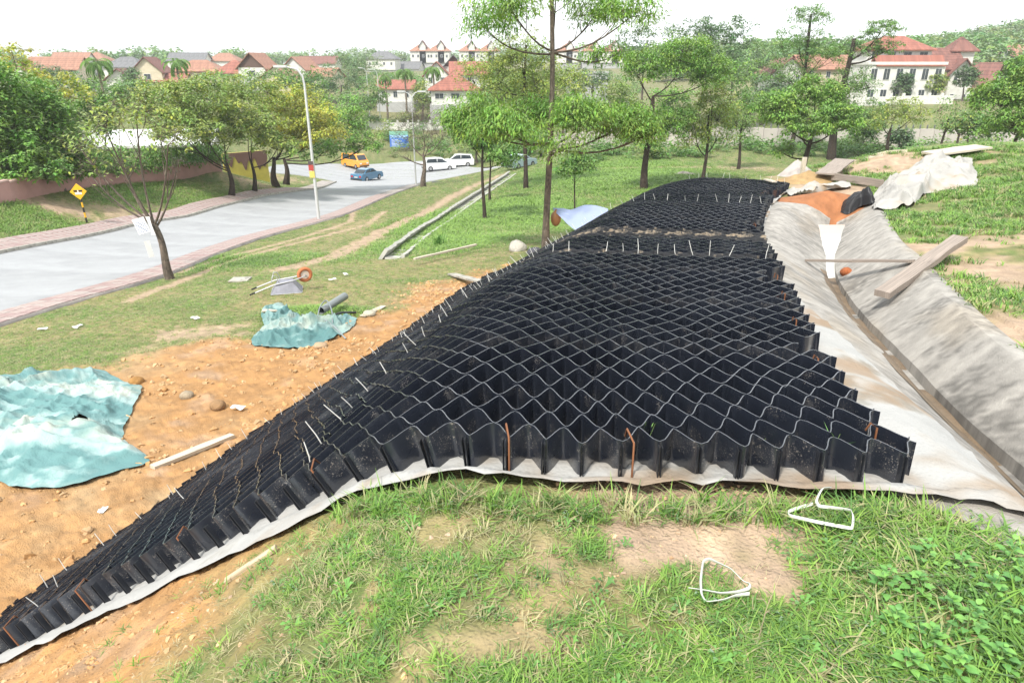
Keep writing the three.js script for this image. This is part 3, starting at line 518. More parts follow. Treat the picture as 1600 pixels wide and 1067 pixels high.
// o: base, trunkR, forks [[y, ...]], lobes {c, r, from, n, m}, leaf sizes; everything in metres from the base
function growTree(o) {
  seed(o.seed);
  const wood = [], lv = new Leaves(), top = o.top, tr = o.trunkR, lean = o.lean ?? [0, 0];
  const at = (y) => { const t = y / top; return [lean[0] * t * t + Math.sin(t * 5 + o.seed) * tr * 0.5, y, lean[1] * t * t + Math.cos(t * 4 + o.seed) * tr * 0.4]; };
  const path = []; for (let i = 0; i <= 9; i++) path.push(at(top * i / 9 - (i ? 0 : 0.3)));
  const tR = (y) => tr * lerp(1, o.tipR ?? 0.45, clamp(y / top)) * (1 + 0.35 * Math.exp(-Math.max(0, y) / (tr * 3)));
  wood.push(tube(path, path.map((p) => tR(p[1])), 9));
  for (const l of o.lobes) {
    const c = l.c, r = l.r, s = at(clamp(l.from ?? top, 0, top)), L = Math.hypot(c[0] - s[0], c[1] - s[1], c[2] - s[2]) || 0.1;
    const main = limb(s, [c[0], c[1] - r[1] * 0.35, c[2]], (l.sag ?? -0.08), 6), r0 = Math.min(tR(s[1]) * 0.45, tr * 0.12 + L * 0.012 + Math.max(...r) * 0.015);
    wood.push(tube(main, taper(main, r0, r0 * 0.5), 6, false));
    const subs = [];
    const ns = l.subs ?? Math.max(3, Math.round(Math.max(r[0], r[2]) * 1.3));
    for (let k = 0; k < ns; k++) {
      const t = rr(0.35, 1), p = main[Math.round(t * 6)], a = k / ns * 6.283 + rr(-0.5, 0.5), q = rr(0.45, 0.85), e = [c[0] + Math.cos(a) * r[0] * q, c[1] + r[1] * rr(-0.4, 0.5), c[2] + Math.sin(a) * r[2] * q];
      const sb = limb(p, e, -0.05, 4); wood.push(tube(sb, taper(sb, r0 * 0.45, r0 * 0.16), 5, false)); subs.push(...sb.slice(1));
    }
    for (let k = 0; k < l.n; k++) {
      let a = rnd() * 6.283, u = rr(-0.75, 1), q = Math.pow(rnd(), 0.38), s2 = Math.sqrt(1 - Math.min(1, u * u) * 0.9), bump = 0.78 + 0.4 * vn(a * 1.3 + o.seed, u * 2 + l.n);
      const p = [c[0] + Math.cos(a) * s2 * q * r[0] * bump, c[1] + u * q * r[1] * bump, c[2] + Math.sin(a) * s2 * q * r[2] * bump];
      let best = subs[0], bd = 1e9; for (const w of subs) { const d = (w[0] - p[0]) ** 2 + (w[1] - p[1]) ** 2 + (w[2] - p[2]) ** 2; if (d < bd) { bd = d; best = w; } }
      if (!o.noTwigs) { const tw = limb(best, p, -0.06, 2); wood.push(tube(tw, taper(tw, r0 * 0.15 + 0.004, 0.004), 3, false)); }
      const m = Math.round((l.m ?? 14) * rr(0.5, 1.4));
      if (m > 0) lv.cluster(p[0], p[1], p[2], (l.rc ?? 0.45) * rr(0.7, 1.3), m, o.leaf ?? 0.14, o.wide ?? 0.035, o.droop ?? 0.15, o.flat ?? 0.65, o.hue ?? 0);
      if (o.barb) for (let b = 0; b < o.barb; b++) { const e = [p[0] + rr(-1, 1) * o.barbLen, p[1] + rr(0, 1) * o.barbLen, p[2] + rr(-1, 1) * o.barbLen]; wood.push(tube(limb(p, e, 0.05, 2), [0.006, 0.005, 0.002], 3, false)); }
    }
  }
  return { wood: merge(wood), leaves: lv.p.length ? lv.geo() : null };
}
function plantTree(name, label, o, group) {
  const t = growTree(o), r = root(name, label, 'tree', o.base, 0, group);
  mesh('trunk', t.wood, o.bark ?? bark.dark, r); if (t.leaves) mesh('crown', t.leaves, o.mat, r);
  return r;
}
// a tree surveyed in the picture: base from its foot (px, py) or from px and distance z; lobes [cx, cy, rx, ry, n, m, fromPy, depth] in image units
function treeSeen(name, label, f, lobes, o, group) {
  const b = f.length > 2 ? spot(f[0], f[2]) : onGround(f[0], f[1], f[0] < 900 || f[1] < 300 ? 16 : 3), [bx, , D] = b, z = D * CP + (EYE - b[1]) * SP, by = ground(bx, D);
  const sc = (d) => (D + d) / D, H = (py, d = 0) => yAt(py, D + d) - by;
  const L = lobes.map(([cx, cy, rx, ry, n, m, fromPy, d = 0]) => { const k = z / FOCAL * sc(d); return { c: [(cx - 800) * k * 1.0 - bx, H(cy, d), -d], r: [rx * k, ry * k * 1.06, rx * k * (o.deep ?? 0.85)], n: Math.round(n * (o.more ?? 1)), m: m * (o.lush ?? 1), from: fromPy === undefined ? undefined : H(fromPy), rc: o.rc ?? Math.max(0.25, ry * k * 0.3), sag: o.sag, subs: o.subs }; });
  return plantTree(name, label, { ...o, base: [bx, by, -D], top: H(o.topPy), trunkR: (o.trunkPx ?? 8) * z / FOCAL / 2, lobes: L }, group);
}
// --- the trees one by one
treeSeen('park_tree', 'tall slender tree in the middle of the picture with tiered spreading branches', [855, 388, 26], [
  [745, 182, 48, 26, 60, 26, 225, 0.4], [790, 195, 45, 24, 46, 26, 222, -1.2], [835, 178, 50, 24, 50, 26, 200, 1.5], [900, 178, 42, 26, 46, 26, 225, -0.8], [955, 190, 52, 24, 60, 26, 232, 0.3], [1000, 205, 20, 14, 12, 22, 232, 0.5], [870, 225, 45, 20, 16, 18, 235, -1.5],
  [760, 28, 42, 26, 26, 20, 85, 0.6], [800, 5, 40, 26, 24, 20, 80, -1], [860, -25, 50, 30, 26, 22, 60, 0.5], [915, 12, 42, 26, 28, 20, 80, 1], [965, 15, 36, 24, 20, 20, 82, -0.4], [935, 85, 30, 16, 9, 22, 82, 0.2]],
  { seed: 11, topPy: -20, trunkPx: 11, tipR: 0.5, leaf: 0.2, wide: 0.027, droop: 0.4, rc: 0.5, mat: LEAF.fresh, bark: bark.grey, sag: -0.1, more: 2.0, lush: 1.5 });
treeSeen('roadside_tree', 'sparse half-bare tree by the near pavement with paper notices on its trunk', [267, 437], [
  [175, 225, 40, 26, 22, 7, 345, 0.6], [215, 190, 36, 30, 26, 9, 350, -0.7], [262, 172, 36, 28, 24, 8, 350, 0.5], [300, 215, 30, 30, 16, 4, 352, -0.5], [230, 250, 30, 30, 16, 3, 355, 0.9], [180, 270, 34, 16, 10, 2, 350, -0.2], [305, 260, 18, 20, 9, 0, 356, 0.4]],
  { seed: 23, topPy: 350, trunkPx: 12, more: 1.2, lush: 1.2, tipR: 0.7, lean: [-0.25, 0], leaf: 0.16, wide: 0.05, rc: 0.45, mat: LEAF.olive, bark: bark.grey, sag: -0.05, barb: 2, barbLen: 0.5, subs: 3 });
const ROWT = 'spreading trees along the far verge of the road';
[['olive spreading tree with a forked trunk, leftmost on the grass bank', [363, 306], [[280, 165, 60, 38, 70, 20, 265, 1], [335, 150, 55, 36, 60, 20, 262, -1], [310, 205, 75, 30, 70, 20, 268, -2], [365, 190, 50, 36, 50, 20, 265, 2]], 255, 9, 31, LEAF.olive],
  ['olive spreading tree with a thin leaning trunk on the grass bank', [399, 299], [[410, 150, 55, 34, 60, 20, 255, 1], [400, 195, 55, 34, 60, 20, 258, -1.5], [440, 225, 32, 20, 24, 20, 262, -2]], 248, 7, 37, LEAF.olive],
  ['yellow-green spreading tree with a thick trunk near the junction', [431, 292], [[470, 165, 52, 34, 70, 22, 250, 1], [455, 210, 48, 28, 55, 22, 252, -2], [510, 195, 48, 34, 60, 22, 250, -1]], 245, 10, 41, LEAF.yellow],
  ['green spreading tree with a leaning trunk, last before the junction', [449, 289], [[540, 190, 48, 36, 70, 22, 250, 1], [575, 222, 32, 20, 30, 22, 255, -1], [510, 230, 45, 22, 40, 22, 250, -2]], 247, 9, 43, LEAF.fresh],
].forEach(([l, f, lobes, topPy, tpx, sd, mat]) => treeSeen('spreading_tree', l, f, lobes, { seed: sd, topPy, trunkPx: tpx, more: 1.9, lush: 1.5, leaf: 0.25, wide: 0.08, mat, bark: bark.dark, subs: 6 }, ROWT));
const LEFT = 'leafy trees behind the pink wall';
[['bright green leafy tree at the left edge, overhanging the pink wall', [15, 0, 37], [[0, 200, 70, 60, 150, 30], [50, 255, 55, 34, 90, 30], [20, 130, 55, 40, 80, 28]], 51, LEAF.fresh],
  ['bright green leafy tree overhanging the pink wall behind the yellow sign', [95, 0, 40], [[100, 215, 50, 56, 130, 30], [85, 160, 55, 40, 80, 28], [130, 255, 28, 24, 36, 28]], 53, LEAF.fresh],
  ['loose yellow-green tree rising above the left wall, with bare twigs on top', [55, 0, 46], [[40, 105, 60, 26, 40, 20], [110, 140, 50, 30, 44, 20], [60, 75, 34, 9, 9, 12]], 57, LEAF.yellow],
  ['deep green tree between the wall and the white car-park roof', [150, 0, 50], [[150, 190, 44, 40, 70, 24], [185, 150, 40, 26, 40, 22]], 59, LEAF.green],
].forEach(([l, f, lobes, sd, mat]) => treeSeen('leafy_tree', l, f, lobes, { seed: sd, topPy: 265, trunkPx: 10, leaf: 0.24, wide: 0.085, mat, bark: bark.grey, more: 1.3, lush: 1.3 }, LEFT));
treeSeen('dry_tree', 'bare grey tree with a crown of dry twigs at the road bend', [663, 291], [[640, 205, 22, 26, 26, 0, 245, 0.5], [665, 190, 26, 26, 30, 0, 242, -0.6], [695, 200, 26, 26, 30, 0, 245, 0.6], [672, 222, 24, 14, 12, 0, 246, -1], [632, 238, 20, 14, 6, 0, 258, 0]],
  { seed: 61, topPy: 240, trunkPx: 8, leaf: 0.2, wide: 0.03, mat: LEAF.dry, bark: bark.grey, barb: 9, barbLen: 1.5, subs: 5 });
const PARK = 'young trees scattered over the park grass';
[['slender dark-trunked tree left of the tall middle tree', [756, 342], [[735, 205, 26, 30, 26, 14, 250], [770, 215, 30, 26, 28, 14, 255, 1], [752, 170, 24, 22, 18, 12, 240], [790, 240, 26, 16, 14, 14, 262, -1]], 215, 6, 71, LEAF.green],
  ['thin leaning sapling behind the slender dark-trunked tree', [766, 313], [[772, 235, 22, 22, 18, 10, 265], [790, 250, 16, 16, 10, 10, 268]], 240, 4, 73, LEAF.green],
  ['pale straight trunk rising behind the tall middle tree, olive crown', [820, 278, 55], [[770, 115, 55, 34, 46, 16, 150], [815, 85, 50, 30, 40, 16, 120], [855, 130, 50, 36, 46, 16, 160], [800, 140, 70, 26, 46, 16, 170, 2]], 70, 7, 77, LEAF.olive],
  ['tree with a dark bare trunk standing behind the mat, crown in two storeys', [1008, 292, 50], [[1000, 200, 45, 28, 60, 18, 235], [1040, 190, 34, 24, 34, 18, 232, 1], [985, 105, 30, 28, 26, 16, 160], [1050, 90, 60, 32, 70, 18, 150, 1], [1095, 115, 30, 26, 28, 18, 150]], 150, 11, 79, LEAF.fresh],
  ['airy sapling with thin stems right of the tall middle tree', [897, 312, 40], [[885, 262, 20, 16, 14, 9, 285], [912, 258, 22, 18, 16, 9, 285], [900, 240, 16, 12, 8, 8, 270]], 262, 3, 83, LEAF.green],
  ['airy grey-green tree behind the crest of the mat, forked low', [1098, 268, 52], [[1080, 200, 30, 32, 36, 12, 245], [1115, 190, 32, 40, 40, 12, 240, 1], [1100, 150, 30, 26, 26, 12, 215]], 180, 6, 87, LEAF.olive],
  ['small airy tree between two larger park trees', [1153, 248, 62], [[1150, 195, 26, 32, 30, 12, 230], [1165, 160, 22, 22, 18, 12, 215]], 180, 5, 89, LEAF.green],
  ['wide green tree with low branches behind the wooden stake', [1250, 268, 46], [[1200, 170, 40, 28, 56, 18, 222], [1250, 150, 48, 30, 60, 18, 215, 1], [1290, 185, 40, 24, 44, 18, 225, -1], [1240, 195, 42, 22, 40, 18, 228, -1.5], [1215, 235, 18, 12, 8, 12, 248]], 190, 11, 91, LEAF.fresh],
  ['tall layered tree reaching above the roofs, left of its twin', [1237, 240, 75], [[1235, 25, 34, 18, 26, 16, 80], [1225, 65, 42, 20, 34, 16, 105], [1260, 85, 45, 18, 34, 16, 120], [1215, 110, 45, 22, 34, 16, 140]], 22, 7, 93, LEAF.green],
  ['tall layered tree with a thick double trunk before the white house', [1299, 236, 70], [[1340, 45, 34, 16, 26, 16, 95], [1305, 75, 40, 16, 26, 16, 110], [1350, 75, 26, 12, 12, 14, 100], [1310, 130, 45, 24, 40, 16, 165], [1330, 180, 50, 26, 50, 18, 205], [1285, 165, 40, 24, 40, 18, 200]], 60, 12, 97, LEAF.green],
  ['low multi-stemmed tree with a thin crown left of the bushes', [1381, 224, 62], [[1365, 185, 30, 22, 24, 10, 210], [1405, 180, 30, 22, 24, 10, 210, 1], [1385, 165, 30, 16, 16, 9, 205]], 200, 7, 101, LEAF.olive],
  ['thin bare-looking tree with an upright trunk before the pale wall', [1462, 226, 60], [[1455, 180, 16, 26, 16, 6, 210], [1475, 170, 14, 20, 8, 3, 210]], 185, 5, 103, LEAF.green],
  ['small bare forked tree before the pale wall', [1486, 227, 58], [[1475, 190, 16, 18, 10, 2, 212], [1500, 190, 16, 18, 10, 2, 212]], 208, 6, 107, LEAF.olive],
  ['wide umbrella-shaped tree at the right edge with feathery bright crown', [1562, 226, 44], [[1530, 150, 55, 26, 80, 18, 190], [1585, 135, 55, 30, 80, 18, 188, 1], [1560, 110, 45, 20, 46, 18, 180], [1545, 190, 40, 22, 36, 14, 210, -1], [1590, 195, 40, 22, 36, 14, 210]], 170, 8, 109, LEAF.fresh],
  ['dark leafy tree cut off by the right edge of the picture', [1612, 226, 60], [[1600, 85, 26, 24, 46, 18, 160], [1620, 120, 40, 36, 56, 18, 170]], 130, 8, 113, LEAF.green],
].forEach(([l, f, lobes, topPy, tpx, sd, mat]) => treeSeen('park_tree', l, f, lobes, { seed: sd, topPy, trunkPx: tpx, leaf: 0.22, wide: 0.055, mat, bark: bark.dark, droop: 0.25, more: 2.7, lush: 1.8 }, PARK));
// hand-sized crowns farther off
const BACK = 'trees among the houses behind the park';
[['dark broad tree mass left of the right-hand houses', [1092, 0, 105], [[1070, 65, 60, 34, 60, 26], [1120, 55, 50, 26, 44, 26], [1100, 100, 70, 30, 50, 24]], LEAF.deep],
  ['dark tree behind the tall middle tree, right of its crown', [1000, 0, 115], [[990, 70, 34, 30, 40, 24], [1010, 100, 40, 30, 36, 24]], LEAF.deep],
  ['round dark tree by the white gate behind the middle tree', [925, 0, 118], [[925, 125, 26, 20, 36, 24]], LEAF.deep],
  ['tall blue-green tree above the terracotta roofs', [1180, 0, 130], [[1190, 95, 30, 34, 36, 22], [1160, 120, 30, 26, 30, 22]], LEAF.far],
  ['dense green tree left of the grass slope', [575, 0, 122], [[560, 175, 34, 30, 56, 26], [585, 150, 26, 26, 40, 24]], LEAF.green],
  ['broad dark tree behind the olive verge trees', [535, 0, 140], [[540, 125, 45, 30, 60, 26], [500, 140, 36, 24, 40, 24]], LEAF.deep],
  ['hazy tall tree beside the far roofs left of centre', [545, 0, 190], [[550, 100, 36, 24, 50, 24], [580, 95, 24, 18, 28, 22]], LEAF.far],
  ['light green columnar tree beside the red-roofed bungalow', [661, 0, 128], [[661, 150, 14, 24, 40, 22]], LEAF.olive],
  ['bushy tree behind the verge trees, under the gabled house', [215, 0, 115], [[210, 140, 34, 24, 44, 24], [240, 160, 30, 22, 34, 24]], LEAF.green],
  ['round dark bush tree beside the gabled house', [208, 0, 130], [[208, 118, 13, 13, 30, 20]], LEAF.deep],
  ['bushy green tree between the two gabled houses', [345, 0, 118], [[340, 130, 34, 20, 40, 24], [380, 135, 30, 18, 34, 22]], LEAF.green],
  ['dark low tree in front of the far left roofs', [110, 0, 112], [[115, 128, 40, 16, 40, 24], [80, 120, 30, 20, 34, 22]], LEAF.deep],
  ['bushy tree behind the lamp post', [470, 0, 112], [[450, 125, 40, 20, 46, 24], [490, 130, 30, 22, 34, 24]], LEAF.green],
  ['dark shrubby tree on the slope behind the blue board', [600, 0, 118], [[600, 215, 22, 26, 34, 20]], LEAF.olive],
  ['tree behind the slender park tree, under the bungalow', [745, 0, 100], [[740, 225, 28, 22, 34, 18], [790, 225, 30, 24, 36, 18]], LEAF.olive],
  ['olive bushy tree behind the tall middle tree', [880, 0, 100], [[880, 130, 40, 30, 44, 20], [845, 165, 34, 20, 30, 18]], LEAF.olive],
  ['green tree between park and houses, right of the two-storeyed crown', [1135, 0, 95], [[1135, 120, 34, 30, 44, 20], [1145, 165, 34, 26, 36, 20]], LEAF.fresh],
  ['low dark tree before the pale wall at right', [1345, 0, 78], [[1345, 205, 22, 18, 34, 18]], LEAF.green],
  ['round dark bush at the foot of the pale wall', [1402, 0, 76], [[1402, 213, 13, 12, 34, 16]], LEAF.deep],
  ['leafy tree behind the right-hand umbrella tree', [1505, 0, 70], [[1500, 195, 30, 22, 40, 18], [1535, 200, 24, 20, 30, 18]], LEAF.green],
  ['olive tree crown just left of the tall middle trunk', [790, 0, 92], [[775, 145, 36, 26, 46, 20], [815, 130, 34, 26, 46, 20]], LEAF.olive],
  ['low green tree behind the tall middle trunk, under its lower tier', [845, 0, 88], [[845, 225, 34, 16, 40, 18], [815, 235, 26, 14, 26, 18]], LEAF.green],
  ['bushy green tree right of the grey-walled building', [962, 0, 104], [[960, 150, 34, 24, 50, 22], [985, 175, 26, 20, 30, 20]], LEAF.olive],
  ['yellow-green tree between the two-storeyed crown and the airy tree', [1060, 0, 96], [[1060, 165, 34, 26, 46, 20], [1035, 150, 24, 20, 26, 20]], LEAF.fresh],
  ['dark tree under the orange roofs, left of the layered trees', [1190, 0, 100], [[1190, 150, 36, 24, 50, 22], [1215, 135, 26, 18, 30, 20]], LEAF.deep],
  ['green tree hiding the foot of the layered twin trees', [1275, 0, 92], [[1270, 200, 34, 20, 46, 20], [1345, 190, 30, 18, 36, 20]], LEAF.green],
  ['bushy tree left of the blue board, behind the orange van', [535, 0, 118], [[530, 230, 30, 14, 36, 20], [500, 215, 30, 16, 34, 20]], LEAF.green],
  ['rounded tree above the blue board on the slope', [635, 0, 126], [[640, 185, 16, 12, 30, 20]], LEAF.olive],
].forEach(([l, f, lobes, mat], i) => treeSeen('distant_tree', l, f, lobes, { seed: 200 + i * 7, topPy: lobes[0][1] + 8, trunkPx: 4, leaf: 0.42, wide: 0.14, lush: 1.5, mat, bark: bark.grey, noTwigs: true, rc: 0.9, subs: 4, more: 1.25 }, BACK));
[['leftmost of three clipped round trees before the white house', 1405, 131, 19], ['middle one of three clipped round trees before the white house', 1457, 132, 19], ['rightmost of three clipped round trees, by the brown gable', 1503, 121, 22]].forEach(([l, px, py, r], i) =>
  treeSeen('clipped_tree', l, [px, 0, 116], [[px, py, r * 0.8, r * 0.85, 90, 26]], { seed: 300 + i, topPy: py + 10, trunkPx: 3, leaf: 0.4, wide: 0.14, mat: i === 1 ? LEAF.olive : LEAF.deep, bark: bark.grey, noTwigs: true, rc: 0.5, deep: 1 }, 'clipped round trees before the white house'));
// palms
[['fan palm rising above the left trees', 165, 97, 22, 95], ['fan palm before the gabled house on the left', 288, 97, 19, 100], ['coconut palm beside the red-roofed house', 680, 108, 15, 125], ['leftmost coconut palm on the far roadside', 606, 118, 14, 128], ['second coconut palm on the far roadside', 636, 112, 14, 128]].forEach(([l, px, py, rpx, z], i) => {
  seed(400 + i); const b = spot(px, z), D = b[2], h = yAt(py, D) - b[1], R = rpx * z / FOCAL, r = root('palm_tree', l, 'palm', [b[0], b[1], -D], 0, 'palms among the houses'), lv = new Leaves();
  mesh('trunk', tube([[0, -0.3, 0], [0.1, h * 0.5, 0], [0, h, 0]], [0.22, 0.17, 0.14], 7), bark.pale, r);
  for (let f = 0; f < 22; f++) {
    const a = f / 22 * 6.283 * 3.1, up = rr(-0.5, 1.0), n = 9; let x = 0, y = h, zz = 0, p = up;
    for (let k = 0; k < n; k++) { const s = R / n * 1.15; x += Math.cos(a) * Math.cos(p) * s; y += Math.sin(p) * s; zz += Math.sin(a) * Math.cos(p) * s; p -= 0.2; for (const w of [-1, 1]) lv.add(x, y, zz, R * 0.42, R * 0.045, a + w * 1.0, p - 0.35, rr(0.8, 1.2), rr(-0.2, 0.3)); }
  }
  mesh('crown', lv.geo(), LEAF.green, r);
});
// far woodland: one mass on the skyline and on the hill at the right
{
  seed(500); const lv = new Leaves(); for (let k = 0; k < 26; k++) lv.cluster(rr(-1, 1) * 2.2, 2.5 + rr(-1.4, 2), rr(-1, 1) * 2.2, 1.1, 9, 0.9, 0.4, 0.1, 0.8);
  const g = lv.geo(), spots = [];
  for (let i = 0; i < 420; i++) { const px = rr(1430, 1700), z = rr(170, 420), b = spot(px, z), hill = sstep(1440, 1620, px) * sstep(150, 420, z) * 7; spots.push([b[0], b[1] + hill, b[2], rr(1, 1.9)]); }
  for (let i = 0; i < 420; i++) { const px = rr(-60, 1650), z = rr(280, 620), b = spot(px, z); spots.push([b[0], b[1] - 0.5, b[2], rr(0.9, 1.9)]); }
  for (let i = 0; i < 140; i++) { const px = rr(1040, 1480), z = rr(200, 300), b = spot(px, z); spots.push([b[0], b[1], b[2], rr(1.2, 2.0)]); }
  const im = new THREE.InstancedMesh(g, LEAF.far, spots.length), M = new THREE.Matrix4(), Q = new THREE.Quaternion(), S = new THREE.Vector3();
  spots.forEach(([x, y, D, s], i) => { Q.setFromAxisAngle(new THREE.Vector3(0, 1, 0), i * 2.4); S.set(s, s * rr(0.8, 1.3), s); M.compose(new THREE.Vector3(x, y, -D), Q, S); im.setMatrixAt(i, M); im.setColorAt(i, lin(rr(0.8, 1.2), rr(0.85, 1.15), rr(0.8, 1.2))); });
  im.name = 'far_woodland'; im.castShadow = im.receiveShadow = true; scene.add(im); tag(im, 'hazy far woodland along the skyline', 'woodland', null, 'stuff');
}
// ---------------------------------------------------------------- buildings
const tileTex = dataTex(256, (i, j, n) => { const v = j / n, k = 0.72 + 0.28 * tfbm(i / n, v, 8, 4) - ((j % 32) < 5 ? 0.16 : 0) - ((i % 26) < 4 ? 0.06 : 0); return [k, k, k]; });
const plasterTex = dataTex(256, (i, j, n) => { const k = 0.88 + 0.12 * tfbm(i / n, j / n, 6, 4); return [k, k, k * 0.99]; });
const roofMat = (r, g, b) => std(lin(r, g, b), 0.85, { map: rep(tileTex, 0.5) });
const ROOF = { red: roofMat(0.42, 0.16, 0.115), brown: roofMat(0.27, 0.12, 0.095), orange: roofMat(0.46, 0.235, 0.16), grey: roofMat(0.22, 0.22, 0.23) };
const wallMat = (r, g, b) => std(lin(r, g, b), 0.9, { map: rep(plasterTex, 0.3) });
const WALL = { white: wallMat(0.72, 0.71, 0.68), cream: wallMat(0.66, 0.58, 0.44), grey: wallMat(0.45, 0.45, 0.46), pink: wallMat(0.52, 0.33, 0.28) };
const glassMat = std(lin(0.05, 0.06, 0.07), 0.12), frameMat = std(lin(0.6, 0.6, 0.58), 0.6), woodDark = std(lin(0.10, 0.055, 0.04), 0.7), doorMat = std(lin(0.18, 0.1, 0.06), 0.7);
function tri(list) { const pos = []; const uv = []; for (const t of list) for (const p of t) { pos.push(...p); uv.push(p[0], p[1] + p[2]); } return geoOf(pos, null, { uv }); }
// roof with thickness; ridge along x (gables at the ends) or along z, or hipped
function roofGeo(kind, w, d, h, over = 0.6, th = 0.18) {
  const W = w / 2 + over, E = d / 2 + over, e = -h * over / (d / 2), q = [];
  const quad = (a, b, c, f) => q.push([a, b, c], [a, c, f]);
  const lay = (y) => {
    if (kind === 'x') { quad([-W, e + y, E], [W, e + y, E], [W, h + y, 0], [-W, h + y, 0]); quad([W, e + y, -E], [-W, e + y, -E], [-W, h + y, 0], [W, h + y, 0]); }
    if (kind === 'z') { quad([-W, e + y, E], [0, h + y, E], [0, h + y, -E], [-W, e + y, -E]); quad([0, h + y, E], [W, e + y, E], [W, e + y, -E], [0, h + y, -E]); }
    if (kind === 'hip') { const r = Math.max(0.2, W - E); quad([-W, e + y, E], [W, e + y, E], [r, h + y, 0], [-r, h + y, 0]); quad([W, e + y, -E], [-W, e + y, -E], [-r, h + y, 0], [r, h + y, 0]); q.push([[W, e + y, E], [W, e + y, -E], [r, h + y, 0]], [[-W, e + y, -E], [-W, e + y, E], [-r, h + y, 0]]); }
  };
  lay(0); lay(th);
  const rim = [[-W, E], [W, E], [W, -E], [-W, -E]];
  for (let i = 0; i < 4; i++) { const a = rim[i], b = rim[(i + 1) % 4]; const level = kind === 'hip' || (kind === 'x' ? i % 2 === 0 : i % 2 === 1); if (level) quad([a[0], e, a[1]], [b[0], e, b[1]], [b[0], e + th, b[1]], [a[0], e + th, a[1]]); }
  if (kind === 'x') for (const s of [-1, 1]) for (const f of [-1, 1]) quad([s * W, e, f * E], [s * W, h, 0], [s * W, h + th, 0], [s * W, e + th, f * E]);
  if (kind === 'z') for (const s of [-1, 1]) for (const f of [-1, 1]) quad([s * W, e, f * E], [0, h, f * E], [0, h + th, f * E], [s * W, e + th, f * E]);
  return tri(q);
}
const gableGeo = (kind, w, d, h, s) => tri([kind === 'z' ? [[-w / 2, 0, s * d / 2], [w / 2, 0, s * d / 2], [0, h, s * d / 2]] : [[s * w / 2, 0, d / 2], [s * w / 2, 0, -d / 2], [s * w / 2, h, 0]]]);
function put(parent, name, geo, mat, x, y, z) { const o = mesh(name, geo, mat, parent); o.position.set(x, y, z); return o; }
// one wing: walls, roof, gables, windows on the side that faces the park
function wing(house, { x = 0, z = 0, y = 0, w, d, h, rh, roof = 'x', rm = ROOF.red, wm = WALL.white, rows = 2, cols = 3, win = [0.9, 1.2], door = false, over = 0.6, dark = false }) {
  const wl = put(house, 'wall', box(w, h, d), wm, x, y + h / 2, z);
  if (rh) {
    put(house, 'roof', roofGeo(roof, w, d, rh, over), rm, x, y + h, z);
    if (roof !== 'hip') for (const s of [-1, 1]) put(house, 'gable', gableGeo(roof, w, d, rh * 0.98, s), dark ? woodDark : wm, x, y + h, z);
  } else put(house, 'parapet', box(w + 0.4, 0.45, d + 0.4), wm, x, y + h + 0.2, z);
  for (let r = 0; r < rows; r++) for (let c = 0; c < cols; c++) {
    const wx = x + (c + 0.5) / cols * w - w / 2, wy = y + (r + 0.55) / rows * h; if (door && r === 0 && c === 0) continue;
    const f = put(house, 'window', box(win[0] + 0.16, win[1] + 0.16, 0.1), frameMat, wx, wy, z + d / 2 + 0.03);
    const n = win[0] > 0.7 ? 2 : 1; for (let k = 0; k < n; k++) { const p = mesh('pane', box(win[0] / n - 0.06, win[1], 0.06), glassMat, f); p.position.set((k + 0.5) / n * win[0] - win[0] / 2, 0, 0.05); }
  }
  if (door) put(house, 'door', box(1.0, 2.1, 0.12), doorMat, x - w / 2 + w / cols / 2, y + 1.05, z + d / 2 + 0.04);
  return wl;
}
function house(label, px, basePy, z, yaw, wings, group, name = 'house', cat = 'house') {
  const b = spot(px, z), y = basePy ? yAt(basePy, b[2]) : b[1], r = root(name, label, cat, [b[0], y, -b[2]], yaw, group);
  wings.forEach((w) => wing(r, w)); if (z > 130) r.scale.setScalar(0.86);
  const W = wings.reduce((m, w) => Math.max(m, Math.abs(w.x ?? 0) + w.w / 2), 0);
  put(r, 'plinth', box(W * 2 + 0.6, 5, 8), WALL.grey, 0, -2.5 - 0.02, 0);
  return r;
}
const HG = 'red-roofed houses of the estate behind the road', FAR = 'far houses on the skyline';
house('gabled cream house with dark timber gable, between the two fan palms', 243, 148, 150, 0.12, [{ w: 7, d: 8, h: 5.6, rh: 3.2, roof: 'z', rm: ROOF.brown, wm: WALL.cream, rows: 2, cols: 1, win: [1.5, 1.3] }, { x: 3.5, z: 1, w: 10, d: 6, h: 3.4, rh: 1.6, roof: 'x', rm: ROOF.red, wm: WALL.cream, rows: 1, cols: 3 }, { x: -6, z: 2, w: 5, d: 6, h: 3.2, rh: 2, roof: 'z', rm: ROOF.brown, rows: 1, cols: 1 }], HG);
house('gabled white house with a dark timber gable and long red side roofs', 408, 145, 150, -0.1, [{ w: 7, d: 8, h: 6, rh: 3.3, roof: 'z', rm: ROOF.orange, dark: true, rows: 2, cols: 1, win: [1.6, 1.3] }, { x: -6.5, z: -1, w: 8, d: 7, h: 5, rh: 2.6, roof: 'hip', rm: ROOF.red, wm: WALL.cream, rows: 2, cols: 2 }, { x: 6, z: 0, w: 8, d: 8, h: 3.6, rh: 2.8, roof: 'z', rm: ROOF.orange, wm: WALL.cream, rows: 1, cols: 2 }], HG);
house('white house with stepped orange roofs behind the lamp post', 473, 140, 165, -0.25, [{ w: 7, d: 8, h: 5.4, rh: 3, roof: 'z', rm: ROOF.orange, rows: 2, cols: 2 }, { x: 7, w: 8, d: 7, h: 3.6, rh: 2, roof: 'x', rm: ROOF.orange, wm: WALL.cream, rows: 1, cols: 2 }], HG);
house('low orange-roofed house behind the fan palm on the right', 318, 138, 160, 0.05, [{ w: 12, d: 8, h: 4.6, rh: 2.4, roof: 'hip', rm: ROOF.orange, wm: WALL.cream, rows: 1, cols: 4 }], HG);
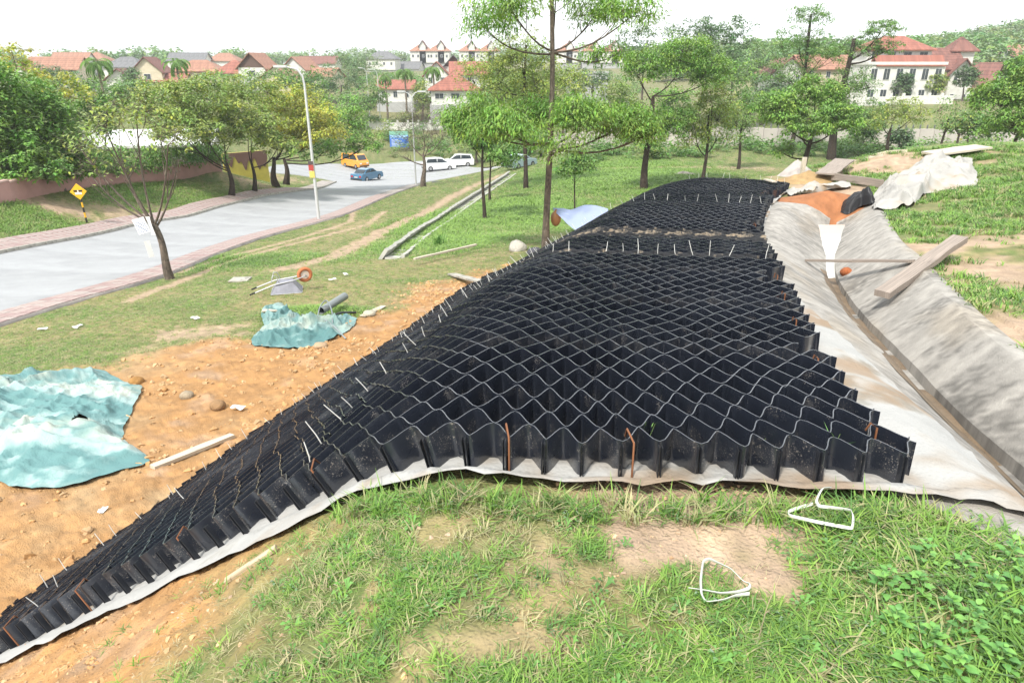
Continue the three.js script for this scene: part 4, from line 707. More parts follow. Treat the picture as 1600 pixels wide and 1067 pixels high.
house('orange-roofed house at the left behind the bright trees', 100, 140, 150, 0.1, [{ w: 12, d: 8, h: 5, rh: 2.6, roof: 'x', rm: ROOF.orange, wm: WALL.cream, rows: 2, cols: 4 }, { x: -9, w: 7, d: 7, h: 4, rh: 2.2, roof: 'z', rm: ROOF.orange, rows: 1, cols: 2 }], HG);
house('grey-roofed house behind the gabled house', 205, 128, 205, 0, [{ w: 13, d: 9, h: 5, rh: 3, roof: 'hip', rm: ROOF.grey, rows: 2, cols: 4 }], HG);
house('small red-gabled house with an arched porch at the foot of the palm', 196, 150, 132, 0.2, [{ w: 5, d: 6, h: 3.6, rh: 2, roof: 'z', rm: ROOF.brown, rows: 1, cols: 1, win: [1.4, 1.4] }], HG);
house('two-storey house with a broad red roof right of the coconut palm', 722, 150, 150, 0.05, [{ x: 2, w: 9, d: 8, h: 5.4, rh: 2.6, roof: 'x', rm: ROOF.red, rows: 2, cols: 3 }, { x: -6, z: 1, w: 6, d: 8, h: 5, rh: 3, roof: 'z', rm: ROOF.red, rows: 2, cols: 2 }, { x: -2, z: -4, w: 5, d: 5, h: 7, rh: 2.6, roof: 'z', rm: ROOF.grey, dark: true, rows: 1, cols: 1 }], HG);
house('white bungalow with a red hipped roof in the middle distance', 712, 162, 126, 0.1, [{ w: 8.5, d: 7, h: 2.7, rh: 2.1, roof: 'hip', rm: ROOF.red, rows: 1, cols: 3, win: [1.5, 0.8] }], HG);
house('small white house with a red canopy beside the coconut palms', 622, 158, 140, 0, [{ w: 8, d: 6, h: 3, rh: 1.6, roof: 'x', rm: ROOF.red, rows: 1, cols: 3 }], HG);
house('grey-walled building with white pillars behind the tall middle tree', 915, 150, 140, 0, [{ w: 9, d: 8, h: 5, rh: 0, wm: WALL.grey, rows: 2, cols: 4 }], HG);
house('orange-roofed house half hidden by the layered trees', 1275, 150, 135, 0.1, [{ w: 12, d: 8, h: 6, rh: 2.6, roof: 'x', rm: ROOF.orange, wm: WALL.cream, rows: 2, cols: 3 }, { x: -9, w: 8, d: 8, h: 5, rh: 3, roof: 'z', rm: ROOF.brown, rows: 2, cols: 2 }], HG);
house('red-roofed house cut off by the right edge', 1596, 118, 190, -0.2, [{ w: 12, d: 9, h: 6, rh: 3, roof: 'x', rm: ROOF.orange, rows: 2, cols: 4 }], HG);
[[120, 98, 'leftmost', 14, ROOF.orange], [158, 97, 'second', 10, ROOF.orange], [300, 97, 'long grey-roofed', 16, ROOF.grey], [355, 97, 'fourth', 14, ROOF.orange], [500, 101, 'low brown-roofed', 18, ROOF.brown], [600, 93, 'grey-roofed hillside', 14, ROOF.grey], [625, 108, 'wide grey-roofed', 22, ROOF.grey]].forEach(([px, py, w0, w, rm], i) => house(`${w0} house on the left skyline above the verge trees, with a ${rm === ROOF.grey ? 'grey' : 'red-brown'} roof`, px, py + 16, 250 + i * 6, 0.1 - i * 0.05, [{ w, d: 9, h: 5, rh: 3, roof: i % 2 ? 'hip' : 'x', rm, rows: 1, cols: 4 }], FAR));
[660, 688, 735, 765, 885, 925, 955].forEach((px, i) => house(['first', 'second', 'third', 'fourth'][i] ? `${['first', 'second', 'third', 'fourth'][i]} terracotta-roofed house from the left on the middle skyline` : `terracotta-roofed house on the skyline right of the tall trunk, ${['nearest the trunk', 'middle one', 'farthest right'][i - 4]}`, px, 98, 290, 0, [{ w: 10, d: 9, h: 5.5, rh: 3, roof: 'hip', rm: ROOF.orange, rows: 1, cols: 4 }, { x: 1, z: 2, w: 3, d: 5, h: 7.5, rh: 2.4, roof: 'z', rm: ROOF.brown, rows: 0, cols: 1 }], FAR));
// the white house with its neighbours at the right
house('large white flat-fronted house with a red hipped upper roof', 1389, 164, 120, -0.06, [{ x: 0, w: 12.5, d: 9, h: 6.6, rh: 0, rows: 2, cols: 6, win: [1.0, 1.7] }, { x: -0.5, z: -1.5, y: 6.9, w: 10.5, d: 7, h: 2.2, rh: 1.9, roof: 'hip', rm: ROOF.red, rows: 1, cols: 4, win: [1.3, 0.9] }, { x: 0.5, z: 3.2, y: 6.7, w: 10, d: 2.0, h: 0.2, rh: 1.0, roof: 'x', rm: ROOF.red, rows: 0, cols: 1 }], 'white and brown-roofed houses at the right');
house('cream house with a brown gabled roof and a square tower', 1466, 164, 126, -0.1, [{ x: -2.5, w: 7, d: 10, h: 6.4, rh: 3.2, roof: 'x', rm: ROOF.brown, wm: WALL.cream, rows: 2, cols: 3 }, { x: 0.5, z: 4, w: 4, d: 4, h: 5.6, rh: 2.2, roof: 'z', rm: ROOF.brown, rows: 2, cols: 2, win: [0.6, 1.1] }, { x: 2.4, z: -1, w: 3.6, d: 4, h: 9.6, rh: 1.8, roof: 'hip', rm: ROOF.brown, rows: 1, cols: 3, win: [0.6, 0.5] }, { x: 4.5, z: 3, w: 4, d: 5, h: 3.2, rh: 1.4, roof: 'x', rm: ROOF.brown, rows: 1, cols: 2 }], 'white and brown-roofed houses at the right');
house('white-gabled house with a long brown roof, rightmost of the group', 1515, 160, 132, -0.75, [{ w: 9, d: 8, h: 5.2, rh: 3, roof: 'x', rm: ROOF.brown, rows: 2, cols: 2 }], 'white and brown-roofed houses at the right');
// garden walls and gates
function fence(label, pts, z, h, mat, posts, name = 'garden_wall') {
  const P = pts.map((px) => spot(px, z)), r = root(name, label, 'wall', [0, 0, 0]);
  for (let i = 0; i + 1 < P.length; i++) {
    const a = P[i], b = P[i + 1], L = Math.hypot(b[0] - a[0], b[2] - a[2]), y = Math.min(a[1], b[1]), yaw = Math.atan2(b[2] - a[2], b[0] - a[0]);
    const w = put(r, 'panel', box(L - 0.3, h + 2, 0.15), mat, (a[0] + b[0]) / 2, y + h / 2 - 1, -(a[2] + b[2]) / 2); w.rotation.y = yaw;
    if (posts) put(r, 'post', box(0.35, h + 2.4, 0.35), WALL.white, a[0], y + h / 2 - 0.8, -a[2]);
  }
  return r;
}
fence('white panelled garden wall before the white house', [1330, 1350, 1370, 1390, 1410, 1430, 1450, 1470, 1490], 111, 1.3, WALL.white, true);
fence('white garden wall of the houses beyond the road junction', [572, 590, 606, 622, 638, 654, 672, 690, 712, 735], 122, 1.3, WALL.white, true);
fence('white garden wall behind the tall middle tree', [890, 910, 930, 950, 970, 990], 118, 1.2, WALL.white, true);
// long retaining wall at the back of the park
{
  const r = root('retaining_wall', 'long pale concrete retaining wall across the back of the park', 'wall'), mat = std(lin(0.56, 0.51, 0.48), 0.95, { map: rep(plasterTex, 0.2) });
  for (let px = 860; px < 1640; px += 22) {
    const a = spot(px, 84), b = spot(px + 22, 84), L = Math.hypot(b[0] - a[0], b[2] - a[2]), w = put(r, 'panel', box(L - 0.05, 4.0, 0.4), mat, (a[0] + b[0]) / 2, (a[1] + b[1]) / 2 + 0.1 + 0.04 * ((px / 22 | 0) % 3), -(a[2] + b[2]) / 2); w.rotation.y = Math.atan2(b[2] - a[2], b[0] - a[0]);
    for (let k = 0; k < 2; k++) put(r, 'post', box(0.12, 0.6, 0.12), ROOF.grey, lerp(a[0], b[0], k / 2), (a[1] + b[1]) / 2 + 2.35, -lerp(a[2], b[2], k / 2));
  }
}
// pink wall on the left with a trailing hedge, and its yellow painted end
{
  const foot = [[-60, 324], [0, 314], [60, 304], [135, 293], [200, 286], [250, 280], [300, 274], [345, 268]].map(([px, py]) => onGround(px, py, 20)), r = root('boundary_wall', 'low pink boundary wall under the trees on the left', 'wall'), pink = std(lin(0.46, 0.26, 0.24), 0.9, { map: rep(plasterTex, 0.4) }), cap = std(lin(0.5, 0.34, 0.30), 0.9);
  const L = evenly(foot.map((p) => [p[0], p[2]]), 18), wallTop = [];
  for (let i = 0; i < 18; i++) {
    const [ax, aD] = L[i], [bx, bD] = L[i + 1], y = (ground(ax, aD) + ground(bx, bD)) / 2, len = Math.hypot(bx - ax, bD - aD), yaw = Math.atan2(bD - aD, bx - ax), h = 0.95;
    const w = put(r, 'panel', box(len + 0.02, h + 1, 0.2), pink, (ax + bx) / 2, y + h / 2 - 0.5, -(aD + bD) / 2); w.rotation.y = yaw;
    const c = put(r, 'coping', box(len + 0.03, 0.08, 0.28), cap, (ax + bx) / 2, y + h + 0.04, -(aD + bD) / 2); c.rotation.y = yaw; wallTop.push([(ax + bx) / 2, y + h, (aD + bD) / 2, len]);
  }
  seed(610); const lv = new Leaves();
  wallTop.forEach(([x, y, D, len], i) => { if (i < 4) return; for (let k = 0; k < 40; k++) { const dx = rr(-0.5, 0.5) * len, o = rnd(); lv.cluster(x + dx, y + rr(-0.15, 1.3), -D + (o - 0.6) * 0.9 - dx * 0.3, 0.4, 16, 0.24, 0.06, 0.5, 0.9); } });
  tag(mesh('hedge', lv.geo(), LEAF.green), 'trailing green hedge along the top of the pink wall', 'hedge');
  const ye = root('painted_wall', 'yellow wall end with a dark dripping paint edge, behind the verge trees', 'wall'), a = spot(350, 60), b = spot(421, 63), yel = std(lin(0.55, 0.47, 0.10), 0.9, { map: rep(plasterTex, 0.4) }), brn = std(lin(0.16, 0.09, 0.075), 0.9);
  const len = Math.hypot(b[0] - a[0], b[2] - a[2]), yaw = Math.atan2(b[2] - a[2], b[0] - a[0]), top = yAt(240, a[2]), bot = Math.min(a[1], b[1]) - 1.5;
  const yw = put(ye, 'wall', box(len, top - bot, 0.25), yel, (a[0] + b[0]) / 2, (top + bot) / 2, -(a[2] + b[2]) / 2); yw.rotation.y = yaw;
  const s = new THREE.Shape(); s.moveTo(0, 0); const N = 60; for (let i = 0; i <= N; i++) { const u = i / N; s.lineTo(u * len, -0.75 - 0.35 * Math.sin(u * 17) - 0.25 * Math.sin(u * 41 + 1) - u * 0.5); } s.lineTo(len, 0); s.closePath();
  const dr = put(ye, 'paint_edge', new THREE.ExtrudeGeometry(s, { depth: 0.03, bevelEnabled: false }), brn, a[0], top, -a[2]); dr.rotation.y = yaw; dr.position.x += Math.sin(yaw) * 0.13; dr.position.z += Math.cos(yaw) * 0.13;
  // low white building behind the hedge
  house('long low white building with a sloping roof behind the hedge', 225, 262, 62, 0.25, [{ w: 12, d: 7, h: 2.3, rh: 0.9, roof: 'x', rm: std(lin(0.6, 0.6, 0.6), 0.7), rows: 1, cols: 5, win: [0.9, 0.7] }], null, 'white_building', 'building');
}
// ---------------------------------------------------------------- vehicles
const rubber = std(lin(0.02, 0.02, 0.022), 0.9), rimMat = std(lin(0.5, 0.5, 0.52), 0.3, { metalness: 0.8 }), chrome = std(lin(0.6, 0.6, 0.62), 0.2, { metalness: 1 }), carGlass = std(lin(0.03, 0.04, 0.05), 0.08), redLamp = std(lin(0.45, 0.02, 0.02), 0.25), whiteLamp = std(lin(0.75, 0.75, 0.72), 0.2), blackTrim = std(lin(0.03, 0.03, 0.03), 0.6), plateMat = std(lin(0.55, 0.55, 0.52), 0.5);
// profile points along the length (x forward) and height; cab: glasshouse profile
function vehicle(name, label, cat, pos, heading, paint, { L, W, body, cab, wheelR, wheels, cabIn = 0.12, roofRack }) {
  const r = root(name, label, cat, pos, heading, 'vehicles at the junction'), pm = new THREE.MeshPhysicalMaterial({ color: paint, roughness: 0.35, clearcoat: 1, clearcoatRoughness: 0.1 });
  const shape = (pts) => { const s = new THREE.Shape(); s.moveTo(...pts[0]); pts.slice(1).forEach((p) => s.lineTo(...p)); s.closePath(); return s; };
  const bg = new THREE.ExtrudeGeometry(shape(body), { depth: W - 0.12, bevelEnabled: true, bevelThickness: 0.06, bevelSize: 0.05, bevelSegments: 3 }); bg.translate(0, 0, -(W - 0.12) / 2); mesh('body', bg, pm, r);
  const yb = Math.min(...cab.map((p) => p[1])), yt = Math.max(...cab.map((p) => p[1]));
  const taperCab = (g, extra) => { const p = g.attributes.position; for (let i = 0; i < p.count; i++) { const t = clamp((p.getY(i) - yb) / (yt - yb)); p.setZ(i, p.getZ(i) * (1 - cabIn * t)); } g.computeVertexNormals(); return g; };
  const cg = new THREE.ExtrudeGeometry(shape(cab), { depth: W - 0.16, bevelEnabled: true, bevelThickness: 0.04, bevelSize: 0.03, bevelSegments: 2, steps: 1 }); cg.translate(0, 0, -(W - 0.16) / 2); mesh('cabin', taperCab(cg), pm, r);
  // glass: side bands split by pillars, windscreens
  const inset = (pts, k) => { const cx = pts.reduce((s, p) => s + p[0], 0) / pts.length, cy = pts.reduce((s, p) => s + p[1], 0) / pts.length; return pts.map(([x, y]) => [cx + (x - cx) * k, cy + (y - cy) * (k - 0.08)]); };
  const x0 = Math.min(...cab.map((p) => p[0])), x1 = Math.max(...cab.map((p) => p[0])), ni = L > 4.6 ? 3 : 2;
  for (const s of [-1, 1]) {
    const g = new THREE.ExtrudeGeometry(shape(inset(cab, 0.86)), { depth: 0.03, bevelEnabled: false }); g.translate(0, 0, s * (W / 2 - 0.035) - 0.015); const sg = mesh('side_window', taperCab(g), carGlass, r);
    for (let k = 1; k < ni; k++) { const q = mesh('pillar', box(0.08, (yt - yb) * 0.8, 0.04), pm, sg); q.position.set(lerp(x0, x1, k / ni), (yb + yt) / 2, s * (W / 2 - 0.02) * (1 - cabIn * 0.5)); }
  }
  const top = cab.filter((p) => p[1] > yt - 0.12), front = top.reduce((a, b) => (a[0] > b[0] ? a : b)), back = top.reduce((a, b) => (a[0] < b[0] ? a : b));
  const pane = (a, b, nm) => { const len = Math.hypot(a[0] - b[0], a[1] - b[1]) * 0.82, ang = Math.atan2(b[1] - a[1], b[0] - a[0]), sgn = nm === 'windscreen' ? 1 : -1, o = mesh(nm, box(len, 0.03, W * 0.78), carGlass, r); o.position.set((a[0] + b[0]) / 2 + Math.abs(Math.sin(ang)) * 0.04 * sgn, (a[1] + b[1]) / 2 + 0.035, 0); o.rotation.z = ang; };
  pane([x1, yb], front, 'windscreen'); pane([x0, yb], back, 'rear_window');
  for (const wx of wheels) for (const s of [-1, 1]) {
    const g = new THREE.CylinderGeometry(wheelR, wheelR, 0.2, 20); g.rotateX(Math.PI / 2); const w = mesh('wheel', g, rubber, r); w.position.set(wx, wheelR, s * (W / 2 - 0.07));
    const rg = new THREE.CylinderGeometry(wheelR * 0.58, wheelR * 0.58, 0.22, 14); rg.rotateX(Math.PI / 2); mesh('rim', rg, rimMat, w);
  }
  const bx0 = Math.min(...body.map((p) => p[0])), bx1 = Math.max(...body.map((p) => p[0])), mid = 0.58 * (yb - 0.25) + 0.25;
  for (const s of [-1, 1]) { put(r, 'headlight', box(0.08, 0.16, 0.32), whiteLamp, bx1 + 0.03, mid, s * (W / 2 - 0.3)); put(r, 'tail_light', box(0.08, 0.2, 0.28), redLamp, bx0 - 0.03, mid + 0.08, s * (W / 2 - 0.28)); }
  put(r, 'bumper', box(0.1, 0.16, W * 0.94), blackTrim, bx1 + 0.05, 0.38, 0); put(r, 'bumper', box(0.1, 0.16, W * 0.94), blackTrim, bx0 - 0.05, 0.38, 0); put(r, 'number_plate', box(0.03, 0.12, 0.46), plateMat, bx0 - 0.08, mid, 0);
  if (roofRack) { const rk = put(r, 'roof_rack', box(L * 0.5, 0.04, W * 0.8), blackTrim, -0.2, yt + 0.14, 0); for (const s of [-1, 1]) for (const e of [-0.3, 0.3]) { const q = mesh('strut', box(0.04, 0.14, 0.04), blackTrim, rk); q.position.set(e * L * 0.7, -0.08, s * W * 0.36); } }
  return r;
}
const onRoad = (px, py) => { const p = onGround(px, py, 30); return [p[0], p[1] + 0.055, -p[2]]; };
const sedan = { L: 4.4, W: 1.72, wheelR: 0.31, wheels: [-1.3, 1.3], body: [[-2.15, 0.25], [-2.18, 0.75], [-2.1, 0.95], [-1.2, 0.98], [0.95, 0.95], [1.95, 0.82], [2.15, 0.62], [2.15, 0.25]], cab: [[-1.65, 0.94], [-1.0, 1.38], [-0.2, 1.44], [0.3, 1.4], [1.1, 0.92]], cabIn: 0.2 };
const mpv = { L: 4.5, W: 1.75, wheelR: 0.32, wheels: [-1.35, 1.35], body: [[-2.2, 0.28], [-2.22, 0.95], [-2.15, 1.05], [1.2, 1.0], [2.05, 0.88], [2.2, 0.65], [2.2, 0.28]], cab: [[-2.12, 1.02], [-1.9, 1.62], [-0.4, 1.7], [0.45, 1.62], [1.35, 0.98]], cabIn: 0.16 };
const van = { L: 4.3, W: 1.7, wheelR: 0.3, wheels: [-1.2, 1.35], body: [[-2.05, 0.3], [-2.1, 1.1], [1.95, 1.08], [2.12, 0.8], [2.12, 0.3]], cab: [[-2.08, 1.08], [-2.0, 1.85], [1.15, 1.9], [1.35, 1.82], [1.92, 1.08]], cabIn: 0.1, roofRack: false };
vehicle('car', 'blue saloon car seen from behind, in the middle of the junction', 'car', onRoad(574, 282), 1.15, lin(0.02, 0.13, 0.24), sedan);
vehicle('van', 'orange-yellow van coming round the junction', 'van', onRoad(555, 262), -0.75, lin(0.75, 0.30, 0.02), van);
vehicle('car', 'small white car behind the bare tree', 'car', onRoad(686, 266), 0.3, lin(0.72, 0.73, 0.74), mpv);
vehicle('car', 'larger white car farthest along the road', 'car', onRoad(716, 260), Math.PI + 0.1, lin(0.74, 0.74, 0.74), mpv);
vehicle('car', 'light blue car half hidden beyond the far end of the concrete channel', 'car', onRoad(812, 262), 0.9, lin(0.35, 0.45, 0.52), sedan);
// ---------------------------------------------------------------- lamp posts, signs
const poleMat = std(lin(0.55, 0.56, 0.56), 0.5, { metalness: 0.2 });
function lampPost(label, f, topPy, arms, rad = 0.1, armLen = 1.5) {
  const b = f.length > 2 ? spot(f[0], f[2]) : onGround(f[0], f[1], 16), D = b[2], h = yAt(topPy, D) - b[1], r = root('lamp_post', label, 'lamp post', [b[0], b[1], -D], 0, 'street lamp posts');
  mesh('pole', tube([[0, -0.2, 0], [0, h * 0.5, 0], [0, h * 0.9, 0]], [rad, rad * 0.8, rad * 0.6], 10), poleMat, r); put(r, 'base_plate', box(0.4, 0.05, 0.4), poleMat, 0, 0.02, 0);
  for (const s of arms) {
    mesh('arm', tube([[0, h * 0.88, 0], [s * 0.06, h * 0.94, 0], [s * 0.35, h * 0.985, 0], [s * armLen, h, 0]], [rad * 0.6, rad * 0.5, rad * 0.45, rad * 0.35], 8), poleMat, r);
    const l = put(r, 'lantern', box(0.75, 0.12, 0.25), poleMat, s * (armLen + 0.3), h + 0.02, 0); const d = mesh('lens', box(0.5, 0.05, 0.18), whiteLamp, l); d.position.y = -0.07;
  }
  return [r, h];
}
const [mainLamp, mainH] = lampPost('tall pale lamp post with a curved arm on the near pavement', [498, 345], 104, [-1], 0.11, 1.0);
lampPost('slender double-armed lamp post by the bare tree at the road bend', [650, 291], 143, [-1, 1], 0.09, 0.7);
lampPost('thin lamp post on the grass slope, left one of the far pair', [578, 150, 128], 106, [-1], 0.09, 0.8);
lampPost('thin lamp post on the grass slope, right one of the far pair', [595, 160, 122], 108, [-1], 0.09, 0.8);
{ // red and yellow plates strapped to the main lamp post
  const red = std(lin(0.4, 0.05, 0.04), 0.6), yel = std(lin(0.6, 0.5, 0.12), 0.6), y = 3.2;
  const p = tag(new THREE.Group(), 'small red and yellow plates strapped to the tall lamp post', 'sign'); p.name = numbered('post_sign'); p.position.copy(mainLamp.position); scene.add(p);
  put(p, 'plate', box(0.3, 0.34, 0.03), red, -0.1, y + 0.1, 0.13); put(p, 'plate', box(0.32, 0.4, 0.03), yel, -0.08, y - 0.3, 0.13); put(p, 'plate', box(0.3, 0.2, 0.03), std(lin(0.08, 0.06, 0.06), 0.6), -0.1, y + 0.39, 0.13);
}
{ // yellow diamond warning sign on a striped post
  const b = onGround(135, 347, 16), D = b[2], z = D * CP + (EYE - b[1]) * SP, h = yAt(299, D) - b[1], S = 22 * z / FOCAL, r = root('warning_sign', 'yellow diamond hump warning sign on a black and yellow striped post', 'road sign', [b[0], b[1], -D], 0.1);
  r.rotation.z = 0.03;
  const yel = std(lin(0.78, 0.42, 0.02), 0.45), blk = std(lin(0.02, 0.02, 0.02), 0.6), wht = std(lin(0.75, 0.75, 0.72), 0.5);
  const n = 6; for (let i = 0; i < n; i++) put(r, 'post_band', new THREE.CylinderGeometry(0.045, 0.045, h / n, 10), i % 2 ? yel : blk, 0, (i + 0.5) * h / n - 0.02, 0);
  const pl = put(r, 'plate', box(S * 0.8, S * 0.8, 0.03, 0, 0, 0, 0, 0, Math.PI / 4), yel, 0, h, 0.06);
  for (const s of [-1, 1]) { const q = mesh('symbol', box(S * 0.24, S * 0.12, 0.012), blk, pl); q.position.set(s * S * 0.17, S * 0.05, 0.022); }
  const q = mesh('symbol', box(S * 0.44, S * 0.14, 0.012), wht, pl); q.position.set(0.0, -S * 0.12, 0.022); const q2 = mesh('symbol', box(S * 0.07, S * 0.2, 0.01), wht, pl); q2.position.set(0, 0, 0.024);
}
{ // blue notice board on two legs
  const b = spot(624, 112), D = b[2], k = 112 / FOCAL, y0 = yAt(231, D), y1 = yAt(205, D), W = 29 * k, r = root('notice_board', 'blue and green notice board on two white legs beyond the junction', 'sign', [b[0], b[1], -D], 0.05);
  const c = document.createElement('canvas'); c.width = 256; c.height = 224; const g = c.getContext('2d'); g.fillStyle = '#3f6fc4'; g.fillRect(0, 0, 256, 224); g.fillStyle = '#7fb6a0'; g.fillRect(0, 0, 256, 50); g.fillStyle = '#9fc6dd'; g.fillRect(10, 55, 236, 40); g.fillStyle = '#35508f'; for (let i = 0; i < 12; i++) g.fillRect(14 + i * 20, 66 + (i * 37 % 14), 15, 18); g.fillStyle = '#dfe8f6'; for (let j = 0; j < 6; j++) g.fillRect(24, 112 + j * 17, 90 + (j * 53) % 100, 6);
  const t = new THREE.CanvasTexture(c); t.colorSpace = THREE.SRGBColorSpace;
  const bd = put(r, 'board', new THREE.BoxGeometry(W, y1 - y0, 0.08), std(0xffffff, 0.6, { map: t }), 0, (y0 + y1) / 2 - b[1], 0.05);
  for (const s of [-0.28, 0.32]) put(r, 'leg', box(0.14, y0 - b[1] + 1.5, 0.14), poleMat, s * W, (y0 - b[1]) / 2 + 0.4, -0.07);
}
{ // paper notices on the half-bare tree
  const b = onGround(267, 437, 16), D = b[2], paper = std(lin(0.68, 0.68, 0.68), 0.8);
  const c = document.createElement('canvas'); c.width = 128; c.height = 160; const g = c.getContext('2d'); g.fillStyle = '#eef0f4'; g.fillRect(0, 0, 128, 160); g.fillStyle = '#5a6a9a'; for (let j = 0; j < 8; j++) for (let i = 0; i < 6; i++) if ((i * 7 + j * 5) % 4) g.fillRect(12 + i * 18, 40 + j * 14, 13, 7);
  const t = new THREE.CanvasTexture(c); t.colorSpace = THREE.SRGBColorSpace; const printed = std(0xffffff, 0.8, { map: t });
  const sheet = (label, px, py, w, h, yaw, rz, mat) => {
    const k = (D * CP + (EYE - b[1]) * SP) / FOCAL, g2 = new THREE.PlaneGeometry(w * k, h * k, 4, 6), p = g2.attributes.position; for (let i = 0; i < p.count; i++) p.setZ(i, 0.04 * Math.sin(p.getX(i) * 7 + p.getY(i) * 4)); g2.computeVertexNormals();
    const o = tag(mesh('paper_notice', g2, mat), label, 'notice', 'paper notices on the half-bare tree'); o.position.set((px - 800) * k, yAt(py, D), -D + 0.28); o.rotation.set(0, yaw, rz);
  };
  sheet('printed paper notice tied high on the leaning trunk', 244, 350, 18, 24, 0.25, 0.25, printed); sheet('plain white sheet hanging right of the printed notice', 258, 350, 12, 28, -0.5, 0.12, paper); sheet('narrow white sheet hanging lower down the leaning trunk', 249, 386, 8, 26, 0.4, 0.1, paper);
}
// ---------------------------------------------------------------- building site
const G3 = (px, py, lift = 0, from = 1.2) => { const p = onGround(px, py, from); return new THREE.Vector3(p[0], p[1] + lift, -p[2]); };
const timber = { grey: std(lin(0.36, 0.31, 0.28), 0.9, { map: rep(woodTex, 4, 0.8), bumpMap: reliefTex, bumpScale: 0.003 }), pale: std(lin(0.58, 0.48, 0.34), 0.85, { map: rep(woodTex, 4, 0.8) }), white: std(lin(0.66, 0.61, 0.52), 0.85, { map: rep(woodTex, 4, 0.8) }), orange: std(lin(0.45, 0.2, 0.06), 0.8, { map: rep(woodTex, 4, 0.8) }) };
function beam(name, label, cat, A, B, w, h, mat, roll = 0, group) {
  const L = A.distanceTo(B), g = new THREE.BoxGeometry(w, h, L, 2, 1, 10), p = g.attributes.position, u = g.attributes.uv, n = g.attributes.normal;
  for (let i = 0; i < p.count; i++) { const z = p.getZ(i); u.setXY(i, (Math.abs(n.getX(i)) > 0.5 ? p.getY(i) : p.getX(i)) + 0.3, z); p.setX(i, p.getX(i) * (1 + 0.05 * Math.sin(z * 9)) + 0.006 * Math.sin(z * 3)); p.setY(i, p.getY(i) + 0.004 * Math.sin(z * 5 + p.getX(i) * 20)); }
  g.computeVertexNormals();
  let up = 0; if (cat === 'plank' && !/mat$|propped/.test(label)) for (let i = 1; i < 20; i++) { const q = A.clone().lerp(B, i / 20); up = Math.max(up, ground(q.x, -q.z) + h / 2 + 0.012 - q.y); }
  A = A.clone(); B = B.clone(); A.y += up; B.y += up;
  const o = mesh(name, g, mat); o.position.copy(A).lerp(B, 0.5); o.lookAt(B); o.rotateZ(roll); return tag(o, label, cat, group);
}
// cloth thrown over the ground: outline in the picture, heap height, wrinkles; edges rest on the ground
function cloth(name, label, cat, outline, { heap = 0.3, wrinkle = 0.05, freq = 3, mat, from = 1.2, holes = [], lift = 0.03, seedN = 1, ridges = 0.6 }) {
  const P = outline.map(([px, py]) => { const p = onGround(px, py, from); return [p[0], p[2]]; }), cx = P.reduce((s, p) => s + p[0], 0) / P.length, cD = P.reduce((s, p) => s + p[1], 0) / P.length;
  const E = new THREE.CatmullRomCurve3(P.map(([x, D]) => new THREE.Vector3(x, 0, D)), true, 'catmullrom', 0.35).getSpacedPoints(240).slice(0, 240), NR = 84, NA = 240, pos = [], uv = [], idx = [];
  const hole = holes.map(([px, py, r]) => { const p = onGround(px, py, from); return [p[0], p[2], r]; });
  for (let i = 0; i <= NR; i++) for (let k = 0; k < NA; k++) {
    const r = i / NR, rag = 1 + (r > 0.9 ? 0.03 * (vn(k * 0.5, seedN) - 0.5) : 0), x = lerp(cx, E[k].x, r * rag), D = lerp(cD, E[k].z, r * rag);
    const rd = 1 - Math.abs(2 * fbm(x * freq + seedN * 7, D * freq * 0.8 + seedN, 3) - 1), fine = fbm(x * freq * 4 + 3, D * freq * 4 + seedN, 3) - 0.5, fold = Math.sin((x * 0.8 + D * 0.6) * freq * 2.2 + 5 * fbm(x * freq * 0.5, D * freq * 0.5 + seedN, 2));
    const lump = fbm(x * freq * 0.5 + seedN * 3, D * freq * 0.5, 2) * 0.9 + 0.4;
    let cr = 0;
    for (let d = 0; d < 5; d++) { const an = d * 1.17 + seedN, ph = (x * Math.cos(an) + D * Math.sin(an)) * freq * (1.6 + 0.9 * d) + 4.5 * fbm(x * freq * 0.45 + d * 9, D * freq * 0.45 + seedN * 2, 2), m = sstep(0.38, 0.62, vn(x * freq * 0.7 + d * 13, D * freq * 0.7 + seedN * 5)); cr += m * Math.pow(1 - Math.abs(Math.sin(ph)), 2) / (1 + 0.6 * d); }
    const y = ground(x, D) + lift + heap * lump * Math.pow(1 - r * r, 1.3) + wrinkle * (ridges * 0.5 * (rd - 0.55) + 0.3 * fine + 0.1 * fold + 0.5 * cr) * (0.35 + 0.65 * Math.min(1, (1 - r) * 5));
    pos.push(x, y, -D); uv.push(x * 0.5, D * 0.5);
    if (i) {
      const k2 = (k + 1) % NA, p = (i - 1) * NA + k, q = (i - 1) * NA + k2, a = i * NA + k, b = i * NA + k2;
      if (!hole.some(([hx, hD, hr]) => Math.hypot(x - hx, (D - hD) * 0.6) < hr)) { if (i > 1) idx.push(p, q, a, q, b, a); else idx.push(p, b, a); }
    }
  }
  const g = geoOf(pos, idx, { uv }); return tag(mesh(name, g, mat), label, cat);
}
const tarpTex = dataTex(512, (i, j, n) => { const u = i / n, v = j / n, a = tfbm(u, v, 5, 5), b = tfbm(u, v, 3, 4); return mix3(mix3([0.36, 0.51, 0.51], [0.58, 0.67, 0.66], sstep(0.35, 0.65, a)), [0.73, 0.72, 0.66], sstep(0.5, 0.75, b) * 0.7); });
const tarpMat = std(0xffffff, 0.75, { map: tarpTex, bumpMap: reliefTex, bumpScale: 0.01 }), tarpMat2 = std(lin(0.72, 0.78, 0.78), 0.75, { map: tarpTex, bumpMap: reliefTex, bumpScale: 0.01 });
